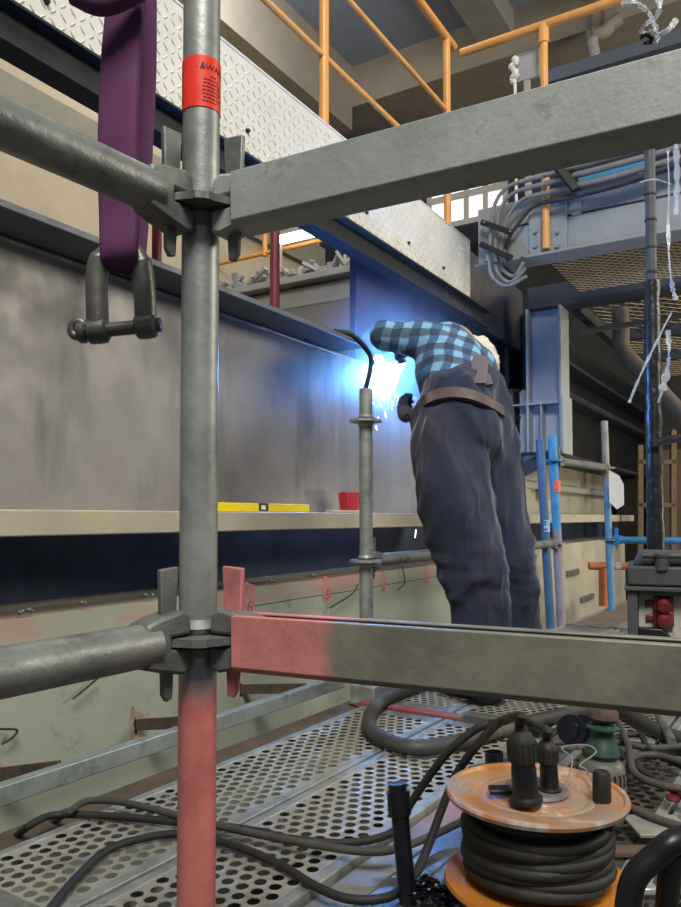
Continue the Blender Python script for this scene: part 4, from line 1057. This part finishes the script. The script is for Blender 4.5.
MB().lathe([(.022, .205), (.031, .212), (.030, .224), (.024, .232), (.012, .236), (.012, .262), (0, .262)], gb0, ga, 26).build('cup_brush', rust, agr)
t = thing('black_spool', 'small black plastic spool behind the angle grinder, under the hose', 'spool', P(580, 752, Z=.02))
for px in (571, 584): MB().cyl(P(px, 730, d=1.85), P(px+5, 729, d=1.88), .036, 20).build('flange', btm, t)
MB().cyl(P(571, 730, d=1.85), P(587, 729, d=1.88), .02, 16).build('hub', btm, t)
# scraps on the right deck
o = MB().obox(P(658, 826, Z=.03), _R*.055, _H*.05, Vector((0, 0, .004))).build('steel_offcut', M('pale_offcut', '8f8e84', .6, .2, .2, 12, .1), None, .002); tag(o, 'pale steel offcut lying right of the cable reel', 'offcut')
o = MB().obox(P(640, 851, Z=.012), _R*.07, _H*.018, Vector((0, 0, .005))).build('timber_scrap', M('brown_scrap', '5d4a3c', .9, 0, .2, 12, .2), None, .002); tag(o, 'brown timber scrap in front of the pale offcut', 'timber')
o = MB().lathe([(.014, 0), (.016, .004), (.014, .01), (0, .011)], P(673, 800, Z=.03), (0,0,1), 20)  .build('red_disc', red_pl); tag(o, 'small red disc at the right edge above the offcut', 'disc')
o = MB().obox(P(646, 889, Z=.015), _R*.018, _H*.012, Vector((0, 0, .006))).build('bright_bracket', bpy.data.materials['bright_metal_pipe'], None, .003); tag(o, 'small bright metal bracket seen through the black handle', 'bracket')
gp = MB().cyl(P(655, 708, Z=.05), P(672, 742, Z=.04), .012, 12).build('grey_rod', galv_dark); tag(gp, 'short grey tube across the thick hose at the right edge', 'tube')
# bracket at the foot of the far pole
o = MB().box(p2.x-.05, p2.x+.05, p2.y-.03, p2.y+.03, -.02, .045).build('base_clamp', galv, None, .004); tag(o, 'galvanised clamp at the foot of the far pole by the toe strip', 'clamp')
# black hose hanging over the end of the top flange
pipe('hanging_cable', [G(-1.62, gv(335, -1.62), 1.40), G(-1.60, gv(352, -1.6), 1.404), P(366, 349, c=-1.585), P(371, 359, c=-1.58), P(369, 376, c=-1.585), P(363, 400, c=-1.585), P(362, 418, c=-1.59)], .011, rubber, 'black cable hooked over the end of the girder top flange', 'cable')

# =================================================================== THE WELDER
from mathutils.bvhtree import BVHTree
def blob(capsules, voxel, smooth, name, mat, parent, disp=None, it_factor=.5):
    """one continuous skin grown round tapered limbs: each capsule chain is [(point, radius), ...]"""
    mb = MB()
    for ch in capsules:
        pts, rs = [], []
        n_ = len(ch)
        for i in range(n_):
            p, r = Vector(ch[i][0]), ch[i][1]
            if i == 0:
                d = (Vector(ch[1][0]) - p).normalized()
                for a in (85, 60, 30): pts.append(p - d*r*sin(radians(a))); rs.append(r*cos(radians(a)))
            pts.append(p); rs.append(r)
            if i < n_-1:
                q, r2 = Vector(ch[i+1][0]), ch[i+1][1]
                for f in (.25, .5, .75): pts.append(p.lerp(q, f)); rs.append(r + (r2-r)*(f*f*(3-2*f)))
            else:
                d = (p - Vector(ch[i-1][0])).normalized()
                for a in (30, 60, 85): pts.append(p + d*r*sin(radians(a))); rs.append(r*cos(radians(a)))
        mb.tube(pts, rs, 20)
    me = bpy.data.meshes.new('tmp'); me.from_pydata([tuple(v) for v in mb.v], [], mb.f)
    ob = bpy.data.objects.new('tmp', me); COL.objects.link(ob)
    rm = ob.modifiers.new('r', 'REMESH'); rm.mode = 'VOXEL'; rm.voxel_size = voxel
    sm = ob.modifiers.new('s', 'SMOOTH'); sm.iterations = smooth; sm.factor = it_factor
    dg_ = bpy.context.evaluated_depsgraph_get(); ev = ob.evaluated_get(dg_)
    m2 = bpy.data.meshes.new_from_object(ev)
    out = MB(); vs = [v.co.copy() for v in m2.vertices]
    if disp: vs = [v + n_.normal*disp(v) for v, n_ in zip(vs, m2.vertices)]
    out.add(vs, [tuple(p.vertices) for p in m2.polygons], True)
    bpy.data.objects.remove(ob); bpy.data.meshes.remove(me); bpy.data.meshes.remove(m2)
    o = out.build(name, mat, parent, 0, 80); tree = BVHTree.FromPolygons(out.v, out.f)
    return o, tree
D = lambda x, y, d: P(x, y, d=d)
feet = D(500, 517, 2.75); man = thing('person', 'person in blue overalls and plaid shirt bending to weld at the girder', 'person', (feet.x, feet.y, .004))
skin = M('skin', 'b58a72', .6, 0, .1, 20, .05)
pel = D(464, 430, 2.74)
chest = D(450, 352, 2.98)
headc = D(472, 364, 3.12)
shL, elL, haL = D(434, 342, 2.93), D(385, 335, 2.98), D(404, 345, 3.24)
shR, elR, haR = D(484, 376, 3.10), D(474, 418, 3.24), D(405, 413, 3.10)
fL, fR = D(484, 517, 2.66), D(515, 517, 2.9); fL.z = .07; fR.z = .07
kL, kR = D(472, 565, 2.60), D(506, 562, 2.82)
body, _ = blob([[(pel, .12), (D(456, 390, 2.82), .11), (chest, .115)], [(D(458, 358, 3.02), .06), (D(462, 362, 3.07), .052), (headc, .07)],
    [(headc + Vector((0, 0, .012)), .082), (headc - _R*.03 - Vector((0, 0, .035)), .062)],
    [(D(445, 350, 2.94), .08), (shL, .055), (elL, .040), (haL, .026)], [(D(470, 362, 3.02), .08), (shR, .055), (elR, .040), (haR, .026)],
    [(D(450, 440, 2.70), .09), (kL, .060), (fL + Vector((0,0,.06)), .042)], [(D(478, 440, 2.80), .09), (kR, .060), (fR + Vector((0,0,.06)), .042)],
    [(headc - _R*.085 - Vector((0,0,.005)), .012), (headc - _R*.102 - Vector((0,0,.028)), .014)],
    [(headc - _R*.02 - _H*.082, .016), (headc - _R*.02 - _H*.086 + Vector((0,0,-.03)), .012)], [(headc - _R*.02 + _H*.082, .016), (headc - _R*.02 + _H*.086 + Vector((0,0,-.03)), .012)]],
    .011, 6, 'body', skin, man)
em_ = MB()
for s_ in (-1, 1): em_.ball(headc - _R*.080 + _H*.032*s_ + Vector((0, 0, .012)), .010, 10, 8)
em_.build('eyes', blackpl, body)
em_ = MB(); em_.tube([headc - _R*.088 - Vector((0,0,.062)) + _H*a for a in (-.022, 0, .022)], .005, 8); em_.build('mouth', redlead, body)
# trousers: baggy, with long folds
def folds(p):
    q = p - pel
    a = noise.noise(Vector((q.dot(_R)*9 + q.z*2.2, q.dot(_H)*9, q.z*2.4 + 3)))
    b = noise.noise(Vector((q.dot(_R)*17 - q.z*6, q.dot(_H)*17, q.z*5)))
    kz = math.exp(-((p.z-.46)/.10)**2)
    c = noise.noise(Vector((q.dot(_R)*8, q.dot(_H)*8, q.z*34)))
    rd = lambda n_: (1 - min(1, abs(n_)*3.2))
    d1 = rd(noise.noise(Vector((q.dot(_R)*7 + q.z*3.2 + 5, q.dot(_H)*7, q.z*1.6))))
    d2 = rd(noise.noise(Vector((q.dot(_R)*9 - q.z*4.0 + 1, q.dot(_H)*9 + 4, q.z*2.2))))
    return .014*a + .008*b + .012*kz*c + .013*d1 + .010*d2
k = N('navy_work_denim')
c_ = k.mix(k.ramp(k.noise(5, 5, .65), [(.3, 0.), (.7, 1.)]), lin('171f36'), lin('27314c'))
c_ = k.mix(k.ramp(k.noise(4, 4, .6, (1, 1, .5)), [(.5, 0.), (.72, .8)]), c_, lin('3d3742'))
k.l(c_, k.b.inputs['Base Color']); k.b.inputs['Roughness'].default_value = .9
k.b.inputs['Sheen Weight'].default_value = .15
f1 = k.n('ShaderNodeTexNoise'); mp_ = k.n('ShaderNodeMapping'); mp_.inputs['Rotation'].default_value = (.35, .5, .6); mp_.inputs['Scale'].default_value = (7, 7, 1.7)
k.l(k.tc.outputs['Object'], mp_.inputs[0]); k.l(mp_.outputs[0], f1.inputs['Vector']); f1.inputs['Scale'].default_value = 1.15; f1.inputs['Detail'].default_value = 2
rdg = k.math('SUBTRACT', 1.0, k.math('MULTIPLY', k.math('ABSOLUTE', k.math('SUBTRACT', f1.outputs['Fac'], .5)), 5.0))
k.bump(k.math('ADD', k.math('MAXIMUM', rdg, 0.0), k.math('MULTIPLY', k.noise(220, 2), .03)),   .42, .03)
denim = k.m
overalls, tov = blob([[(D(460, 404, 2.76), .135), (D(462, 432, 2.73), .15)], [(D(448, 428, 2.72), .125), (D(478, 430, 2.78), .125)],
    [(D(470, 394, 2.80), .118), (D(482, 412, 2.80), .10)], [(D(445, 402, 2.80), .10), (D(448, 420, 2.74), .12)],
    [(D(447, 438, 2.70), .128), (D(452, 490, 2.65), .122), (kL, .106), (D(479, 600, 2.62), .093), (fL + Vector((0,0,.03)), .086)],
    [(D(482, 440, 2.80), .122), (D(491, 490, 2.80), .112), (D(502, 555, 2.80), .102), (D(511, 585, 2.82), .088), (fR + Vector((0,0,.03)), .082)]],
    .013, 5, 'overalls', denim, man, folds)
# plaid shirt
k = N('blue_plaid_flannel')
ax1, ax2 = (_R*.96 + Vector((0, 0, -.28))).normalized(), (Vector((0, 0, .9)) + _R*.26 + _H*.35).normalized()
def dotn(ax):
    x_ = k.n('ShaderNodeVectorMath', operation='DOT_PRODUCT'); k.l(k.tc.outputs['Object'], x_.inputs[0]); x_.inputs[1].default_value = tuple(ax); return x_.outputs['Value']
wob = k.math('MULTIPLY', k.noise(6, 2), .05)
def stripe(v):
    f = k.math('FRACT', k.math('MULTIPLY', k.math('ADD', v, wob), 1/.068)); mr = k.n('ShaderNodeMapRange'); mr.inputs[1].default_value = .44; mr.inputs[2].default_value = .54
    k.l(f, mr.inputs[0]); return mr.outputs[0]
s1, s2 = stripe(dotn(ax1)), stripe(dotn(ax2))
colr = k.mix(s1, lin('82b3d2'), lin('44698f')); colr = k.mix(k.math('MULTIPLY', s2, .72), colr, lin('352f3a'))
k.l(colr, k.b.inputs['Base Color']); k.b.inputs['Roughness'].default_value = .9; k.bump(k.noise(90, 3), .3, .003); plaid = k.m
def folds2(p):
    q = p - chest; return .008*noise.noise(Vector((q.dot(_R)*10, q.dot(_H)*10, q.z*10))) + .005*noise.noise(Vector((q.dot(_R)*24 + 20*q.z, q.dot(_H)*18, q.z*8)))
shirt, tsh = blob([[(D(458, 402, 2.79), .125), (D(450, 372, 2.88), .132), (D(448, 354, 2.98), .128)], [(D(440, 352, 2.92), .10), (D(462, 364, 3.0), .115)], [(D(462, 364, 3.0), .115), (D(477, 394, 2.96), .095)], [(D(456, 358, 3.02), .095), (D(465, 360, 3.06), .085)],
    [(D(442, 350, 2.93), .085), (shL, .078), (elL, .062)], [(elL, .062), (elL.lerp(haL, .75), .046)],
    [(D(472, 366, 3.03), .10), (shR, .074), (elR, .060), (elR.lerp(haR, .75), .045)]], .012, 5, 'plaid_shirt', plaid, man, folds2)
def on_mesh(trees, pts, off=.004, back=False):
    out = []
    for px, py in pts:
        r = ray(px, py).normalized(); best = None
        for tr_ in trees:
            if not back: h = tr_.ray_cast(EYE, r)
            else: h = tr_.ray_cast(EYE + r*6, -r)
            if h[0] is not None and (best is None or (h[3] < best[3])): best = h
        if best: out.append(best[0] + best[1]*off)
    return out
def strap(pts, w_, name, m, closed=False):
    """flat leather band lying on the clothes"""
    pts = [sum((pts[(i+j) % len(pts)] if closed else pts[min(max(i+j, 0), len(pts)-1)] for j in (-1, 0, 1)), Vector())/3 for i in range(len(pts))]
    return pts
leather = M('brown_leather', '5a4a48', .6, 0, .15, 20, .2)
front = [(421, 408), (424, 405), (428, 401), (434, 397), (441, 395), (450, 393.5), (459, 393.5), (468, 395), (476, 398), (484, 402), (491, 406), (497, 410), (501, 413)]
loop = on_mesh((tov, tsh), front, .003)
rear = on_mesh((tov, tsh), [(p[0], p[1]+4) for p in front[::-1]], .003, True)
lp_ = loop + rear
for _ in range(2): lp_ = strap(lp_, 0, '', None, True)
cen = sum(lp_, Vector())/len(lp_); lp_ = smooth_path([cen + (p-cen)*1.035 + (p-cen).normalized()*.008 for p in lp_] , 3)
bm_ = MB(); vs = []; fs = []; ml = len(lp_)
axb = ((chest - pel).normalized()*.8 + Vector((0, 0, .6))).normalized()
for p in lp_:
    e = (p - cen); e = (e - axb*e.dot(axb)).normalized()
    for (h_, o_) in ((-.020, -.012), (-.020, .010), (.020, .010), (.020, -.012)): vs.append(p + axb*h_ + e*o_)
for i in range(ml):
    j = (i+1) % ml
    for q in range(4): fs.append((i*4+q, i*4+(q+1) % 4, j*4+(q+1) % 4, j*4+q))
bm_.add(vs, fs, True); bm_.build('belt', leather, man)
gbw = M('grey_brown_webbing', '6b6068', .8, 0, .1, 20, .2)
for pts, w_ in (([(475, 391), (477, 383), (479, 375), (480, 367), (479, 360), (476, 354)], .060), ([(489, 392), (488, 384), (486, 377), (483, 371)], .030)):
    q = on_mesh((tsh, tov), pts, .006)
    for _ in range(3): q = strap(q, 0, '', None)
    if len(q) > 2: ribbon(smooth_path(q, 4), w_, .012, (_R + Vector((0, 0, .25))).normalized(), gbw, 'shoulder_strap', man)
hair_m = M('pale_fleece', 'e3dccb', .95, 0, .12, 40, .8, 90, bd=.012)
hr, _ = blob([[(headc + Vector((0, 0, .035)) + _R*.015, .083), (headc + _R*.035 + Vector((0, 0, -.005)), .080)], [(D(480, 352, 3.08), .03), (D(487, 357, 3.07), .024)]], .010, 2, 'hair', hair_m, man,
     lambda p: .010*noise.noise(p*40) + .006*noise.noise(p*90))
# gloves: palm, four bent fingers of different length, thumb from the side
glove_m = M('dark_work_glove', '4a4a50', .85, 0, .2, 20, .3)
def glove(h, fw, side, name):
    """h wrist point, fw pointing along the hand, side towards the thumb"""
    fw = fw.normalized(); side = (side - fw*side.dot(fw)).normalized(); nrm = fw.cross(side)
    caps = [[(h - fw*.03, .032), (h + fw*.03, .030), (h + fw*.07, .026)], [(h + fw*.035 - side*.022, .022), (h + fw*.075 - side*.026, .020)], [(h + fw*.035 + side*.022, .022), (h + fw*.078 + side*.024, .020)]]
    for i, (o_, ln) in enumerate(((.034, .030), (.012, .034), (-.011, .031), (-.033, .024))):
        a = h + fw*.08 + side*o_; b = a + fw*ln + nrm*.006; c = b + (fw*.35 + nrm).normalized()*ln*.85; d = c + (nrm*.6 - fw*.8).normalized()*ln*.65
        caps.append([(a - fw*.02, .0100), (a, .0104), (b, .0098), (c, .0090), (d, .0080)])
    t0_ = h + fw*.025 + side*.034; t1_ = t0_ + side*.026 + fw*.02 + nrm*.014; t2_ = t1_ + fw*.026 + nrm*.022 - side*.008
    caps.append([(t0_, .0135), (t1_, .0115), (t2_, .0095)])
    return blob(caps, .0045, 3, name, glove_m, man)[0]
ARC = P(387, 375, c=-1.742)
glove(haR, (ARC - haR) + Vector((0, 0, .02)), -_H + Vector((0, 0, .3)), 'glove')
glove(haL, _H + Vector((0, 0, -.15)) - _R*.25, Vector((0, 0, 1)), 'glove')
# boots
boot_m = M('dark_boot_leather', '2b2725', .6, 0, .2, 12, .2)
for f_ in (fL, fR):
    d = (-_R*.75 + _H*.65).normalized()
    g_ = Vector((f_.x, f_.y, 0))
    b_o, _ = blob([[(g_ + Vector((0,0,.13)), .050), (g_ + Vector((0,0,.055)), .048)], [(g_ - d*.03 + Vector((0,0,.047)), .042), (g_ + d*.06 + Vector((0,0,.047)), .042), (g_ + d*.15 + Vector((0,0,.042)), .037)]], .008, 3, 'boot', boot_m, man)
# electrode holder
eh = thing('electrode_holder', 'black electrode holder in the gloved hand at the arc', 'welding tool', haR)
hv = (ARC - haR).normalized(); tip = haR + hv*.13
MB().tube([haR - hv*.06, haR + hv*.02, tip], [.012, .014, .011], 14).build('grip', blackpl, eh)
MB().tube([tip, ARC - hv*.02], .003, 8).build('electrode', galv_dark, eh)

# =================================================================== ARC GLARE, SPARKS, SMOKE HALO
am = N('arc_glare'); am.b.inputs['Base Color'].default_value = (1, 1, 1, 1)
am.b.inputs['Emission Color'].default_value = (.09, .34, 1.0, 1); am.b.inputs['Emission Strength'].default_value = 400
arc = thing('welding_arc', 'dazzling blue-white welding arc with modelled glare at the girder end', 'welding arc', ARC)
ab = MB(); ab.ball(ARC, .058, 24, 16)  # glowing ball and spikes made oversize to stand for the arc's glare
rnd = random.Random(2)
for i in range(26):
    dv = Vector((rnd.gauss(0, 1), rnd.gauss(0, 1), rnd.gauss(0, 1))).normalized(); ln = rnd.uniform(.075, .115)
    ab.tube([ARC + dv*.02, ARC + dv*.062, ARC + dv*ln], [.02, .013, .0008], 8)
ab.build('flare', am.m, arc)
sm_ = N('hot_sparks'); sm_.b.inputs['Emission Color'].default_value = (1, .72, .6, 1); sm_.b.inputs['Emission Strength'].default_value = 2.2
spm = MB()
for (px, py, l_) in ((366, 405, 8), (371, 407, 5), (381, 407, 7), (392, 410, 9), (373, 424, 7), (379, 423, 6), (415, 538, 9), (377, 430, 4), (386, 418, 6), (360, 414, 4), (398, 402, 6)):
    q = P(px, py, c=-1.5); spm.tube([q, q + Vector((0, 0, l_*.0042)) + _R*rnd.uniform(-.008, .008)], [.0022, .0035], 6)
tag(spm.build('weld_sparks', sm_.m), 'spray of orange sparks falling below the welding arc', 'sparks', kind='stuff')
vm_ = bpy.data.materials.new('welding_smoke_halo'); vm_.use_nodes = True; nt = vm_.node_tree; nt.nodes.clear()
out = nt.nodes.new('ShaderNodeOutputMaterial'); vs_ = nt.nodes.new('ShaderNodeVolumeScatter'); vs_.inputs['Color'].default_value = (.85, .92, 1, 1); vs_.inputs['Anisotropy'].default_value = .2
tc = nt.nodes.new('ShaderNodeTexCoord'); ln_ = nt.nodes.new('ShaderNodeVectorMath'); ln_.operation = 'LENGTH'; nt.links.new(tc.outputs['Object'], ln_.inputs[0])
mr = nt.nodes.new('ShaderNodeMapRange'); mr.interpolation_type = 'SMOOTHERSTEP'; mr.inputs[1].default_value = .62; mr.inputs[2].default_value = .05; mr.inputs[3].default_value = 0; mr.inputs[4].default_value = 1
nt.links.new(ln_.outputs['Value'], mr.inputs[0])
nz = nt.nodes.new('ShaderNodeTexNoise'); nz.inputs['Scale'].default_value = 5; nt.links.new(tc.outputs['Object'], nz.inputs['Vector'])
mu = nt.nodes.new('ShaderNodeMath'); mu.operation = 'MULTIPLY'; nt.links.new(mr.outputs[0], mu.inputs[0]); nt.links.new(nz.outputs['Fac'], mu.inputs[1])
mu2 = nt.nodes.new('ShaderNodeMath'); mu2.operation = 'MULTIPLY'; nt.links.new(mu.outputs[0], mu2.inputs[0]); mu2.inputs[1].default_value = SMOKE = .7
nt.links.new(mu2.outputs[0], vs_.inputs['Density']); nt.links.new(vs_.outputs[0], out.inputs['Volume'])
smk = MB().ball(ARC, .63, 24, 16).build('welding_smoke_halo', vm_, None, 0, 80, origin=ARC)  # smoke sphere also added to give the arc its glow halo
tag(smk, 'thin bluish welding smoke around the arc, doubling as its glow halo', 'smoke', kind='stuff')
